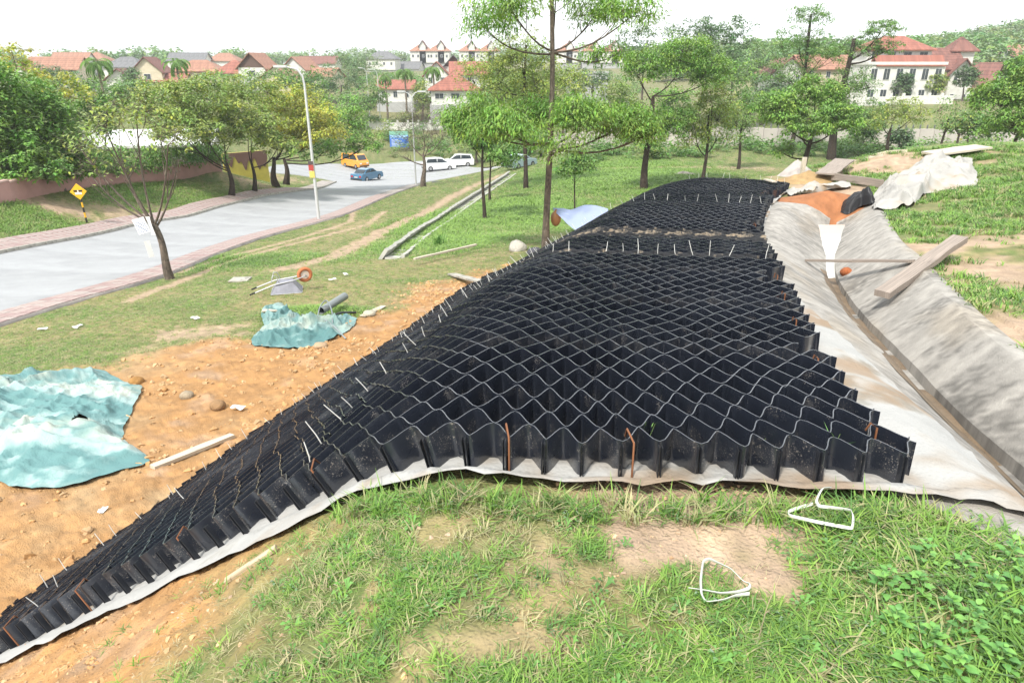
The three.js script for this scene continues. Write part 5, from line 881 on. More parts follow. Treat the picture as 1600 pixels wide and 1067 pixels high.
cloth('tarpaulin', 'large faded turquoise tarpaulin over a soil heap at the left edge', 'tarpaulin', [[-170, 640], [-60, 588], [0, 588], [75, 585], [150, 580], [195, 600], [222, 608], [208, 640], [192, 685], [228, 716], [226, 728], [130, 758], [85, 768], [20, 764], [-60, 740], [-150, 700]], { heap: 0.3, wrinkle: 0.3, freq: 1.9, mat: tarpMat, holes: [[133, 676, 0.085]], seedN: 3, from: 6 });
cloth('tarpaulin', 'crumpled turquoise tarpaulin in the middle of the grass', 'tarpaulin', [[412, 482], [440, 479], [458, 496], [490, 507], [535, 497], [556, 500], [552, 514], [520, 532], [470, 546], [425, 546], [394, 541], [396, 528], [412, 512], [408, 495]], { heap: 0.14, wrinkle: 0.3, freq: 2.6, mat: tarpMat2, seedN: 8, from: 8, ridges: 0.8 });
const paleCloth = std(lin(0.42, 0.405, 0.38), 0.9, { map: rep(tarpTexPale(), 1), bumpMap: reliefTex, bumpScale: 0.006 });
function tarpTexPale() { return dataTex(256, (i, j, n) => { const a = tfbm(i / n, j / n, 4, 4), k = 0.82 + 0.2 * a; return mix3([k, k, k], [k * 0.9, k * 0.74, k * 0.55], sstep(0.6, 0.85, tfbm(i / n, j / n, 3, 3)) * 0.7); }); }
cloth('fabric_pile', 'heap of crumpled off-white fabric beside the end of the drain', 'fabric', [[1362, 328], [1372, 300], [1405, 282], [1425, 266], [1470, 256], [1515, 249], [1520, 262], [1528, 290], [1500, 297], [1450, 306], [1425, 322], [1390, 331]], { heap: 0.3, wrinkle: 0.42, freq: 1.5, mat: paleCloth, seedN: 13, from: 4 });
const blackPlastic = std(lin(0.008, 0.008, 0.01), 0.45);
cloth('plastic_sheet', 'crumpled black plastic sheet at the end of the drain', 'plastic sheet', [[1312, 335], [1316, 320], [1335, 313], [1362, 313], [1366, 320], [1345, 328], [1325, 338]], { heap: 0.22, wrinkle: 0.25, freq: 3, mat: blackPlastic, seedN: 17, from: 4 });
cloth('fabric_scrap', 'folded white fabric edge lying across the soil at the far end of the mat', 'fabric', [[1232, 300], [1265, 294], [1290, 290], [1320, 288], [1330, 294], [1300, 300], [1262, 304], [1235, 308]], { heap: 0.1, wrinkle: 0.16, freq: 2.4, mat: paleCloth, seedN: 19, from: 4 });
// heaps of soil and gravel
function heap(name, label, px, py, rx, rD, h, color, from = 4) {
  const c = onGround(px, py, from), pos = [], idx = [], uv = [], NR = 14, NA = 40;
  for (let i = 0; i <= NR; i++) for (let k = 0; k < NA; k++) { const r = i / NR, a = k / NA * 6.283, w = 0.8 + 0.4 * vn(k / NA * 6 + 3, px), x = c[0] + Math.cos(a) * rx * r * w, D = c[2] + Math.sin(a) * rD * r * w; pos.push(x, ground(x, D) - 0.06 + h * Math.pow(1 - r, 1.1) + 0.25 * h * (fbm(x * 7, D * 7, 3) - 0.5) * (1 - r) + 0.04 * (1 - r), -D); uv.push(x, D); if (i) { const k2 = (k + 1) % NA, p = (i - 1) * NA + k, q = (i - 1) * NA + k2; idx.push(p, q, i * NA + k, q, i * NA + k2, i * NA + k); } }
  return tag(mesh(name, geoOf(pos, idx, { uv }), std(color, 0.95, { map: grainTex, bumpMap: reliefTex, bumpScale: 0.015 })), label, 'heap');
}
heap('soil_heap', 'orange soil heap washed into the end of the drain', 1292, 312, 1.3, 1.0, 0.22, lin(0.42, 0.17, 0.07));
heap('soil_heap', 'yellowish soil heap with dark crumbs beside the far end of the mat', 1262, 283, 1.2, 0.7, 0.3, lin(0.45, 0.3, 0.14));
heap('gravel_heap', 'small pinkish gravel heap behind the far crest of the mat', 1068, 273, 1.5, 0.8, 0.35, lin(0.5, 0.42, 0.38), 14);
heap('gravel_heap', 'pointed pale gravel heap beside the wooden stake', 1244, 271, 0.5, 0.4, 0.45, lin(0.5, 0.45, 0.42), 14);
heap('sand_heap', 'pale sand spread on top of the far mound', 1385, 241, 2.0, 0.6, 0.12, lin(0.58, 0.48, 0.36), 10);
// timber
const ty = 0.05;
beam('timber_plank', 'thick weathered plank laid across the drain, nearest the camera', 'plank', G3(1372, 490, 0.055), G3(1494, 402, 0.07), 0.17, 0.075, timber.grey);
beam('timber_plank', 'thin weathered batten laid level across the drain', 'plank', G3(1262, 412, 0.05), G3(1424, 414, 0.05), 0.11, 0.035, timber.grey);
beam('timber_plank', 'pale plank lying on the orange soil below the turquoise tarpaulin', 'plank', G3(238, 735, 0.05, 5), G3(364, 686, 0.06, 5), 0.12, 0.05, timber.white);
beam('timber_plank', 'long pale pole lying across the channel on the park grass', 'plank', G3(648, 414, 0.22, 10), G3(744, 392, 0.25, 10), 0.11, 0.06, timber.white);
beam('timber_plank', 'orange stick lying at the lower edge of the mat', 'plank', G3(404, 676, 0.06, 5), G3(450, 655, 0.06, 5), 0.05, 0.05, timber.orange);
beam('timber_plank', 'long batten along the fabric strip at the foot of the grass', 'plank', G3(352, 912, 0.02, 2), G3(432, 862, 0.02, 2), 0.035, 0.015, timber.pale);
beam('timber_plank', 'curved pale board beside the crumpled tarpaulin', 'plank', G3(566, 496, 0.04, 8), G3(600, 482, 0.07, 8), 0.16, 0.02, timber.white);
beam('timber_board', 'wide pale board resting on the grass behind the white fabric heap', 'board', G3(1450, 247, 0.12, 6), G3(1536, 237, 0.14, 6), 0.7, 0.05, timber.white);
beam('timber_plank', 'grey board propped beside the mound behind the drain', 'plank', G3(1288, 284, 0.2, 6), G3(1318, 266, 0.3, 6), 0.5, 0.04, timber.grey);
beam('timber_plank', 'dark batten set on edge across the end of the drain', 'plank', G3(1300, 284, 0.08, 6), G3(1378, 296, 0.08, 6), 0.06, 0.18, timber.grey);
beam('timber_plank', 'short white batten lying on the far end of the mat', 'plank', new THREE.Vector3().copy(matPoint(2.6, 14.6, 0.24)), matPoint(1.2, 14.0, 0.24), 0.1, 0.03, timber.white);
beam('wooden_stake', 'upright pale wooden stake behind the far end of the mat', 'stake', G3(1253, 277, -0.1, 14), G3(1253, 277, 0.55, 14), 0.12, 0.05, timber.white);
// shards and stones
function stone(name, label, px, py, s, color, from = 3, sq = 0.75) {
  const g = mergeVertices(new THREE.IcosahedronGeometry(1, 3).deleteAttribute('normal').deleteAttribute('uv')), p = g.attributes.position, uv = [];
  for (let i = 0; i < p.count; i++) { const x = p.getX(i), y = p.getY(i), z = p.getZ(i), k = 0.75 + 0.5 * fbm(x * 1.6 + px, y * 1.6 + z * 1.3 + py, 3); p.setXYZ(i, x * k * s, y * k * s * sq, z * k * s); uv.push(x + z, y + z); }
  g.setAttribute('uv', new THREE.Float32BufferAttribute(uv, 2)); g.computeVertexNormals(); const o = mesh(name, g, std(color, 0.95, { map: grainTex, bumpMap: reliefTex, bumpScale: 0.01 })); o.position.copy(G3(px, py, s * sq * 0.45, from)); return tag(o, label, 'stone');
}
stone('brick_lump', 'orange-red brick lump lying in the drain', 1323, 428, 0.085, lin(0.5, 0.15, 0.05), 4);
stone('stone', 'pale rounded stone on the soil right of the turquoise tarpaulin', 292, 621, 0.11, lin(0.5, 0.4, 0.28), 6);
stone('stone', 'brown stone on the soil by a pale patch', 340, 637, 0.12, lin(0.42, 0.25, 0.12), 6);
stone('stone', 'orange clod at the upper edge of the turquoise tarpaulin', 212, 600, 0.13, lin(0.5, 0.26, 0.08), 6);
stone('stone', 'white boulder on the grass beside the tall middle tree', 809, 392, 0.34, lin(0.55, 0.52, 0.46), 16, 0.8);
stone('stone', 'dark lump between the white boulder and the tree', 836, 397, 0.28, lin(0.1, 0.1, 0.12), 16, 0.6);
stone('stone', 'pale broken stone at the edge of the soil by the mat', 500, 542, 0.14, lin(0.6, 0.42, 0.26), 8, 0.5);
stone('stone', 'flat pale stone at the grass edge under the tree', 577, 492, 0.16, lin(0.58, 0.54, 0.42), 8, 0.5);
[[66, 516, 'leftmost'], [121, 512, 'second from the left'], [305, 499, 'beside the pale bare patch'], [519, 438, 'right of the wheelbarrow'], [540, 430, 'above the bare ground right of the wheelbarrow'], [383, 437, 'left of the wheelbarrow handles'], [160, 801, 'on the soil below the tarpaulin'], [372, 640, 'on the soil in the middle']].forEach(([px, py, w], i) => {
  const g = new THREE.PlaneGeometry(0.22, 0.13, 6, 5), p = g.attributes.position; for (let k = 0; k < p.count; k++) p.setZ(k, 0.06 * fbm(p.getX(k) * 14 + i * 5, p.getY(k) * 14, 2)); g.rotateX(-Math.PI / 2); g.computeVertexNormals(); const o = mesh('litter_scrap', g, std(lin(0.65, 0.65, 0.64), 0.8)); o.position.copy(G3(px, py, 0.02, 6)); o.rotation.y = i * 1.3; if (i === 6) o.scale.setScalar(0.6); tag(o, 'scrap of pale litter on the ground, ' + w, 'litter', 'litter scraps on the lower ground');
});
// water standing in the drain
{
  const pos = [], idx = [], uv = []; let r = 0; for (let D = 9.4; D < 13.6; D += 0.2, r++) { const w = 0.6; for (const s of [-1, 1]) { const x = drainX(D) + s * w; pos.push(x, -1.265, -D); uv.push(x, D); } if (r) idx.push(r * 2 - 2, r * 2 - 1, r * 2, r * 2 - 1, r * 2 + 1, r * 2); }
  struct('drain_water', geoOf(pos, idx, { uv }), std(lin(0.55, 0.54, 0.5), 0.06), 'still milky water standing in the far end of the drain', 'water');
}
// ---------------------------------------------------------------- overturned wheelbarrow
{
  const b = onGround(447, 455, 8), r = root('wheelbarrow', 'overturned grey wheelbarrow with an orange wheel on the grass', 'wheelbarrow', [b[0], b[1] + 0.02, -b[2]], 0.25), steel = std(lin(0.33, 0.33, 0.38), 0.5, { metalness: 0.3, map: grainTex }), pipe = std(lin(0.4, 0.4, 0.42), 0.45, { metalness: 0.4 }), org = std(lin(0.6, 0.2, 0.08), 0.8, { map: grainTex });
  const T = [[-0.4, 0, 0.32], [0.45, 0, 0.32], [0.45, 0, -0.32], [-0.4, 0, -0.32]], U = [[-0.22, 0.27, 0.2], [0.22, 0.3, 0.2], [0.22, 0.3, -0.2], [-0.22, 0.27, -0.2]], q = [];
  for (let i = 0; i < 4; i++) { const j = (i + 1) % 4; q.push([T[i], T[j], U[j]], [T[i], U[j], U[i]]); } q.push([U[0], U[1], U[2]], [U[0], U[2], U[3]]);
  mesh('tray', tri(q), steel, r); mesh('tray_rim', tube([...T, T[0]], 0.014, 6), pipe, r);
  for (const s of [-1, 1]) { mesh('handle', tube([[0.62, 0.42, s * 0.06], [0.2, 0.33, s * 0.2], [-0.3, 0.26, s * 0.24], [-0.95, 0.03, s * 0.26]], 0.018, 7), pipe, r); mesh('leg', tube([[-0.15, 0.3, s * 0.22], [-0.2, 0.5, s * 0.2], [-0.3, 0.52, s * 0.18], [-0.36, 0.32, s * 0.22]], 0.014, 6), pipe, r); const grip = mesh('grip', tube([[-0.82, 0.08, s * 0.258], [-0.97, 0.025, s * 0.26]], 0.024, 7), rubber, r); }
  const w = put(r, 'wheel', new THREE.TorusGeometry(0.17, 0.055, 10, 24), org, 0.56, 0.44, 0); w.rotation.y = 0.3; const d = mesh('rim', new THREE.CylinderGeometry(0.12, 0.12, 0.05, 18).rotateX(Math.PI / 2), std(lin(0.6, 0.5, 0.42), 0.6), w); mesh('axle', new THREE.CylinderGeometry(0.02, 0.02, 0.2, 8).rotateX(Math.PI / 2), pipe, w);
}
// things lying on the crumpled tarpaulin
{
  const base = (px, py, l) => G3(px, py, l, 8), tubeMat = std(lin(0.2, 0.22, 0.22), 0.6);
  const a = base(503, 503, 0.28), b = base(540, 480, 0.3), roll = mesh('rolled_sheet', tube([a.toArray(), b.toArray()], [0.085, 0.1], 14, false), tubeMat); tag(roll, 'rolled dark grey sheet lying on the crumpled tarpaulin', 'sheet roll');
  const ring = mesh('hose_coil', new THREE.TorusGeometry(0.17, 0.035, 8, 24).rotateX(Math.PI / 2 - 0.5), std(lin(0.6, 0.5, 0.4), 0.7)); ring.position.copy(base(423, 494, 0.12)); tag(ring, 'pale ring lying on the upper end of the crumpled tarpaulin', 'ring');
  const arc = (label, pts, rad, mat) => tag(mesh('bent_pipe', tube(new THREE.CatmullRomCurve3(pts.map(([px, py, l]) => base(px, py, l))).getPoints(20).map((p) => p.toArray()), rad, 6), mat), label, 'pipe', 'bent pipes on the crumpled tarpaulin');
  const steel = std(lin(0.25, 0.28, 0.29), 0.5, { metalness: 0.3 });
  arc('long bent pipe reaching from the tarpaulin to the soil', [[472, 499, 0.12], [500, 508, 0.2], [522, 520, 0.16], [540, 531, 0.03]], 0.018, steel); arc('arched pipe standing over the crumpled tarpaulin', [[495, 512, 0.1], [503, 503, 0.4], [512, 500, 0.5], [520, 506, 0.35], [520, 514, 0.1]], 0.016, steel); arc('dark bar lying beside the rolled sheet', [[515, 505, 0.16], [535, 498, 0.16], [556, 492, 0.06]], 0.03, blackTrim);
}
// ---------------------------------------------------------------- white strap loops in the foreground
function band(pts, w, th = 0.0016) {                       // a flat band standing partly on edge
  const C = new THREE.CatmullRomCurve3(pts, false, 'catmullrom', 0.3).getPoints(pts.length * 8), pos = [], idx = [];
  C.forEach((p, i) => { const t = C[Math.min(C.length - 1, i + 1)].clone().sub(C[Math.max(0, i - 1)]).normalize(), s = new THREE.Vector3().crossVectors(t, new THREE.Vector3(0, 1, 0)).normalize(), W = new THREE.Vector3(0, 0.75, 0).addScaledVector(s, 0.66 * Math.cos(i * 0.06)).normalize().multiplyScalar(w / 2), N = new THREE.Vector3().crossVectors(t, W).normalize().multiplyScalar(th);
    for (const [a, b] of [[1, 1], [1, -1], [-1, -1], [-1, 1]]) pos.push(p.x + W.x * a + N.x * b, p.y + W.y * a + N.y * b, p.z + W.z * a + N.z * b);
    if (i) for (let k = 0; k < 4; k++) { const q = i * 4 + k, q2 = i * 4 + (k + 1) % 4; idx.push(q - 4, q2 - 4, q, q2 - 4, q2, q); } });
  return geoOf(pos, idx);
}
{
  const strapMat = std(lin(0.62, 0.63, 0.58), 0.45), Z = (X, Y, l) => G3(1040 + X / 5, 770 + Y / 5, l);
  const A = [[175, 785, 0.02], [300, 812, 0.025], [430, 835, 0.025], [560, 832, 0.03], [640, 805, 0.03], [650, 780, 0.035], [600, 758, 0.035], [500, 690, 0.05], [400, 622, 0.04], [330, 600, 0.045], [285, 625, 0.045], [268, 750, 0.035], [276, 850, 0.03], [320, 900, 0.025], [450, 885, 0.025], [540, 855, 0.025], [648, 838, 0.025]].map((p) => Z(...p));
  tag(mesh('plastic_strap', band(A.map((p) => p.setY(p.y + 0.004)), 0.012), strapMat), 'white plastic strap bent into a loop on the bare patch in the foreground', 'strap', 'plastic straps in the foreground grass');
  const B = [[1140, 150, 0.03], [1040, 180, 0.03], [955, 212, 0.03], [965, 245, 0.03], [1200, 300, 0.03], [1330, 325, 0.03], [1440, 342, 0.03], [1450, 270, 0.04], [1425, 235, 0.05], [1300, 215, 0.05], [1185, 200, 0.05], [1160, 170, 0.06], [1200, 110, 0.08], [1270, 70, 0.06]].map((p) => Z(...p));
  tag(mesh('plastic_strap', band(B.map((p) => p.setY(p.y + 0.012)), 0.013), strapMat), 'longer white plastic strap lying in the grass below the mat corner', 'strap', 'plastic straps in the foreground grass');
}
// ---------------------------------------------------------------- blue sheet tied to the tall tree
{
  const t = spot(855, 26), D0 = t[2], K = (px, py, z) => { const p = atDist(px, py, z); return new THREE.Vector3(p[0], p[1], -p[2]); };
  const rows = [[[864, 325, 25.9], [880, 326, 25.6], [893, 328, 25.2], [912, 321, 25], [930, 321, 24.6], [950, 326, 24.2]], [[865, 328, 25.9], [880, 333, 25.3], [893, 338, 24.6], [912, 338, 24.2], [930, 338, 24], [950, 340, 23.8]], [[866, 331, 25.9], [878, 342, 25.1], [890, 353, 24.3], [905, 362, 23.8], [925, 362, 23.6], [950, 360, 23.4]]];
  const C = rows.map((r) => new THREE.CatmullRomCurve3(r.map((p) => K(...p)))), pos = [], idx = [], N = 30, M = 14;
  for (let j = 0; j <= M; j++) for (let i = 0; i <= N; i++) { const u = i / N, v = j / M, a = C[0].getPoint(u), b = C[1].getPoint(u), c = C[2].getPoint(u), p = a.multiplyScalar((1 - v) * (1 - v)).addScaledVector(b, 2 * v * (1 - v)).addScaledVector(c, v * v); pos.push(p.x, p.y + 0.03 * Math.sin(v * 14 + u * 3) * (1 - u), p.z + 0.05 * Math.sin(v * 11) * u); if (i && j) { const q = j * (N + 1) + i; idx.push(q - N - 2, q - N - 1, q - 1, q - N - 1, q, q - 1); } }
  tag(mesh('blue_sheet', geoOf(pos, idx), new THREE.MeshPhysicalMaterial({ color: lin(0.36, 0.44, 0.72), roughness: 0.8, transmission: 0.3, thickness: 0, side: THREE.DoubleSide })), 'pale blue plastic sheet tied to the trunk of the tall tree', 'sheet');
  const g = mergeVertices(new THREE.IcosahedronGeometry(1, 3).deleteAttribute('normal').deleteAttribute('uv')), p = g.attributes.position; for (let i = 0; i < p.count; i++) { const y = p.getY(i), k = y > 0 ? 1 - 0.72 * y * y : 1; p.setXYZ(i, p.getX(i) * 0.2 * k, y * 0.33, p.getZ(i) * 0.16 * k); } g.computeVertexNormals();
  const bag = mesh('hanging_bag', g, std(lin(0.32, 0.15, 0.06), 0.6)); bag.position.copy(K(868.5, 340, 25.85)); tag(bag, 'brown bag hanging on the trunk of the tall tree', 'bag');
}
// ---------------------------------------------------------------- concrete channel on the park grass
const paleConcrete = std(lin(0.5, 0.49, 0.46), 0.9, { map: rep(plasterTex, 0.5) });
{
  const L = evenly([[600, 404], [625, 386], [650, 367], [690, 343], [740, 308], [795, 272]].map(([px, py]) => { const p = onGround(px, py, 14); return [p[0], p[2]]; }), 40), r = root('concrete_channel', 'open concrete channel of precast pieces running through the park grass', 'drain');
  for (let i = 0; i < 40; i++) {
    const [ax, aD] = L[i], [bx, bD] = L[i + 1], len = Math.hypot(bx - ax, bD - aD), ya = ground(ax, aD), yb = ground(bx, bD), nx = (bD - aD) / len, nD = -(bx - ax) / len;
    for (const [nm, off, w, h, y, roll] of [['side_slab', -0.12, 0.14, 0.75, 0.02, 0.6], ['floor_slab', 0.32, 0.6, 0.1, -0.02, 0], ['side_slab', 0.72, 0.12, 0.3, 0.0, 0.2]]) {
      const o = mesh(nm, box(w, h, len - 0.025), paleConcrete, r); o.position.set((ax + bx) / 2 + nx * off, (ya + yb) / 2 + y + 0.03 * hash2(i, 3), -(aD + bD) / 2 - nD * off); o.lookAt(new THREE.Vector3(bx + nx * off, yb + y, -bD - nD * off)); o.rotateZ(roll);
    }
  }
}
tag(beam('concrete_slab', 'low concrete slab edging at the grass beside the orange soil', 'slab', G3(705, 428, 0.0, 12), G3(765, 443, 0.0, 12), 0.25, 0.05, kerbMat), null);
{ const c = G3(679, 285, 0.03, 20); beam('drain_cover', 'dark drain cover on the verge by the bare tree', 'drain cover', new THREE.Vector3(c.x - 0.3, c.y, c.z), new THREE.Vector3(c.x + 1.6, c.y, c.z), 0.9, 0.06, blackTrim); const d = G3(375, 438, 0.03, 12); beam('drain_cover', 'rusty manhole slab in the grass left of the wheelbarrow', 'drain cover', new THREE.Vector3(d.x - 0.3, d.y, d.z), new THREE.Vector3(d.x + 0.3, d.y, d.z), 0.5, 0.04, kerbMat); }
// ---------------------------------------------------------------- grass, weeds, clods
const bladeMat = new THREE.MeshPhysicalMaterial({ color: 0xffffff, roughness: 0.7, transmission: 0.3, thickness: 0, side: THREE.DoubleSide });
function tuft(n, h, spread, width, lean, sd) {             // one tuft, unit metres
  seed(sd); const pos = [], idx = [];
  for (let b = 0; b < n; b++) {
    const a = rnd() * 6.283, r = spread * Math.sqrt(rnd()), x0 = Math.cos(a * 3.7) * r, z0 = Math.sin(a * 3.7) * r, H = h * rr(0.45, 1.15), L = lean * rr(0.4, 1.5) * H, w = width * rr(0.7, 1.3), sx = -Math.sin(a) * w / 2, sz = Math.cos(a) * w / 2, q = pos.length / 3;
    for (const [t, k] of [[0, 1], [0.4, 0.95], [0.75, 0.6], [1, 0]]) { const ox = Math.cos(a) * L * t * t, oz = Math.sin(a) * L * t * t, y = H * (t - 0.28 * t * t * lean); pos.push(x0 + ox - sx * k, y, z0 + oz - sz * k); if (k) pos.push(x0 + ox + sx * k, y, z0 + oz + sz * k); }
    idx.push(q, q + 1, q + 3, q, q + 3, q + 2, q + 2, q + 3, q + 5, q + 2, q + 5, q + 4, q + 4, q + 5, q + 6);
  }
  return geoOf(pos, idx);
}
function scatter(name, label, geo, mat, list) {            // list of [x, D, scale, yaw, [r, g, b], sink]
  const im = new THREE.InstancedMesh(geo, mat, list.length), M = new THREE.Matrix4(), Q = new THREE.Quaternion(), E = new THREE.Euler(), S = new THREE.Vector3(), P = new THREE.Vector3(), c = new THREE.Color();
  list.forEach(([x, D, s, yaw, col, lift = 0, tilt = 0.15], i) => { const cv = cover(x, D); E.set(rr(-tilt, tilt), yaw, rr(-tilt, tilt)); Q.setFromEuler(E); S.set(s, s * rr(0.8, 1.2), s); P.set(x, ground(x, D) + relief(x, D, cv) + lift - 0.004, -D); M.compose(P, Q, S); im.setMatrixAt(i, M); im.setColorAt(i, c.setRGB(...col)); });
  im.name = name; im.castShadow = im.receiveShadow = true; scene.add(im); console.log(name, list.length); return tag(im, label, 'ground cover', null, 'stuff');
}
const scaled = (c, a, b) => { const k = rr(a, b); return c.map((v) => v * k); };
const fabricFront = (() => { const T = []; for (let k = -6; k <= KMAX; k += 0.5) { if (k < 0) { const v = -0.17 - 0.11 * sstep(2, -4, k), e = rowR(v); T.push([e[0] - k / 6 * 0.7, e[1] + k * 0.004]); } else T.push(matPlan(k, -0.2 - 0.13 * sstep(12, 18, k))); } return (x) => { for (let i = 0; i + 1 < T.length; i++) if (x <= T[i][0] && x >= T[i + 1][0]) return lerp(T[i][1], T[i + 1][1], (T[i][0] - x) / (T[i][0] - T[i + 1][0] || 1)); return x > T[0][0] ? T[0][1] : 9; }; })();
const G_A = [0.14, 0.29, 0.03], G_B = [0.24, 0.38, 0.06], G_DRY = [0.42, 0.36, 0.2], G_DEEP = [0.07, 0.17, 0.03];
const grassTone = (dry) => { const t = rnd(); let c = mix3(G_A, t < 0.5 ? G_B : G_DEEP, rnd()); if (rnd() < dry) c = mix3(c, G_DRY, rr(0.5, 1)); const k = rr(0.8, 1.25); return c.map((v) => v * k); };
const inDrain = (x, D) => D < DRAIN_END && slopeFrac(x, D) < 0 && drainCut(x, D) > 0.01;
const lipX = (D) => drainX(D) + lerp(0.34, 0.7, sstep(4, 9, D)) + 0.22;
{
  // foreground turf
  seed(901); const near = [], near2 = [], weeds = [];
  for (let i = 0; i < 60000; i++) {
    const D = rr(0.5, 3.6), x = rr(-2.6, 3.4), t = slopeFrac(x, D);
    if (D > fabricFront(x) - 0.03 || t > 0.75 || (x > drainX(D) - 0.72 && D < DRAIN_END && x < lipX(D))) continue;
    const right0 = sstep(0.7, 1.6, x + (2.2 - D) * 0.3), c = cover(x, D), patch = fbm(x * 2.2 + 11, D * 2.2, 3), p = c[0] * c[0] * (0.22 + 0.78 * sstep(0.36, 0.6, patch + 0.12 * right0)) * 1.05 + 0.01; if (rnd() > p * (t > 0.1 ? 0.55 : 1)) continue;
    const dry = 0.14 + 0.42 * sstep(0.6, 0.38, patch), right = sstep(0.7, 1.6, x + (2.2 - D) * 0.3);
    (rnd() < 0.5 ? near : near2).push([x, D, rr(0.42, 0.9) * (0.75 + 0.55 * right), rnd() * 6.283, grassTone(dry * (1 - right * 0.6)), 0, 0.3]);
    if (rnd() < 0.04 + 0.2 * right) weeds.push([x + rr(-0.05, 0.05), D + rr(-0.05, 0.05), rr(0.4, 0.85), rnd() * 6.283, scaled([0.13, 0.30, 0.06], 0.75, 1.25), 0, 0.25]);
  }
  scatter('foreground_grass', 'coarse broad-bladed grass in the foreground', tuft(13, 0.075, 0.05, 0.0075, 1.1, 31), bladeMat, near);
  scatter('foreground_grass', 'short fine grass between the bare patches in the foreground', tuft(16, 0.05, 0.06, 0.005, 1.5, 37), bladeMat, near2);
  const lv = []; seed(41); const pos = [], idx = []; for (let k = 0; k < 9; k++) { const a = k * 2.4, r = rr(0.01, 0.04), h = rr(0.015, 0.05), L = rr(0.022, 0.038), w = L * 0.33, q = pos.length / 3, cx = Math.cos(a), sz = Math.sin(a), x0 = cx * r, z0 = sz * r; pos.push(x0, h, z0, x0 + cx * L * 0.5 - sz * w, h + 0.008, z0 + sz * L * 0.5 + cx * w, x0 + cx * L, h - 0.003, z0 + sz * L, x0 + cx * L * 0.5 + sz * w, h + 0.008, z0 + sz * L * 0.5 - cx * w, 0, 0, 0); idx.push(q, q + 1, q + 2, q, q + 2, q + 3, q, q + 4, q + 1); }
  scatter('creeping_weeds', 'small creeping broad-leaved weeds among the foreground grass', geoOf(pos, idx), bladeMat, weeds);
  // straw litter
  const straw = []; seed(905); for (let i = 0; i < 20000; i++) { const D = rr(0.6, 3.0), x = rr(-1.6, 2.6); if (D > 2.6 && x < 2 || x > drainX(D) - 0.72) continue; if (rnd() > 0.3 + 0.5 * vn(x * 3, D * 3)) continue; straw.push([x, D, rr(0.25, 1.0), rnd() * 6.283, scaled([0.38, 0.31, 0.19], 0.5, 1.2), 0.004, 0.25]); }
  scatter('dry_straw', 'dry straw and dead blades lying on the foreground soil', new THREE.BoxGeometry(0.05, 0.0014, 0.002), std(0xffffff, 0.9), straw);
  // edge of the mat: a ragged fringe of longer grass
  const fr = []; seed(907); for (let i = 0; i < 520; i++) { const k = rr(0, 15), [x, D0] = matPlan(k, -0.25), D = D0 - rr(0, 0.16); if (rnd() < 0.4 + 0.4 * vn(k * 1.4, 2)) fr.push([x, D, rr(0.5, 1.05), rnd() * 6.283, grassTone(0.3), 0, 0.3]); }
  scatter('edge_grass', 'longer grass fringe along the front edge of the white fabric', tuft(10, 0.12, 0.04, 0.006, 0.9, 43), bladeMat, fr);
  // right bank and terrace
  seed(911); const bank = []; for (let i = 0; i < 90000; i++) { const D = 3 + 19 * Math.pow(rnd(), 0.75), x = drainX(clamp(D, 0, 17)) + rr(0.3, 13); if (x < lipX(Math.min(D, 14)) || slopeFrac(x, D) > 0.3 || x / D > 0.95) continue; const c = cover(x, D), p = c[0] * sstep(0.3, 0.55, fbm(x * 1.3, D * 1.3 + 4, 3)); if (rnd() > p * 0.9) continue; bank.push([x, D, rr(0.7, 1.4) * (0.8 + D * 0.03), rnd() * 6.283, grassTone(0.2)]); }
  scatter('bank_grass', 'tufted bright grass on the bank right of the drain', tuft(11, 0.085, 0.07, 0.009, 1.0, 47), bladeMat, bank);
  // lower ground and park
  seed(917); const low = []; for (let i = 0; i < 330000; i++) {
    const px = rr(-60, 1290), D = 11 * Math.pow(9.5, rnd()), x = (px - 800) / FOCAL * D * 1.03; if (slopeFrac(x, D) < 1.03) continue;
    const c = cover(x, D); if (rnd() > c[0] * 0.85) continue; if (D > 14 && roadMask(x, D)) continue;
    const s = (0.35 + 0.9 * c[2] * (D < 60 ? 1 : 0.6)) * (0.7 + D * 0.022) * rr(0.6, 1.3); low.push([x, D, s, rnd() * 6.283, mix3(grassTone(0.5 * (1 - c[2])), [0.24, 0.38, 0.06], c[2] * 0.5)]);
  }
  scatter('meadow_grass', 'short patchy grass over the lower ground and the park', tuft(9, 0.11, 0.16, 0.016, 1.0, 53), bladeMat, low);
  // soil clods
  seed(923); const cl = [], cg = mergeVertices(new THREE.IcosahedronGeometry(1, 1).deleteAttribute('normal').deleteAttribute('uv')).clone(); { const p = cg.attributes.position; for (let i = 0; i < p.count; i++) { const k = rr(0.55, 1.3); p.setXYZ(i, p.getX(i) * k, p.getY(i) * k * 0.7, p.getZ(i) * k); } } const clodGeo = cg.toNonIndexed(); clodGeo.computeVertexNormals();
  for (let i = 0; i < 150000; i++) { const D = 2.2 + 20 * Math.pow(rnd(), 1.2), x = toeX(D) - rr(-3.5, 7.5), c = cover(x, D), t = slopeFrac(x, D); if (underMat(x, D) || t < 0.15 || c[1] < 0.35) continue; const den = 0.1 + 0.9 * sstep(0.5, 0.75, fbm(x * 0.8 + 3, D * 0.8, 3)); if (rnd() > den * 0.4) continue; cl.push([x, D, Math.pow(rnd(), 6) * (D < 4.6 ? 0.02 : 0.06) + (D < 4.6 ? 0.004 : 0.008), rnd() * 6.283, scaled(mix3(mix3(C_ORANGE, C_TAN, rnd()), C_PALE, rnd() * 0.2), 0.75, 1.05), 0.004, 0.6]); }
  scatter('soil_clods', 'loose orange soil clods along the foot of the embankment', clodGeo, std(0xffffff, 0.95), cl);
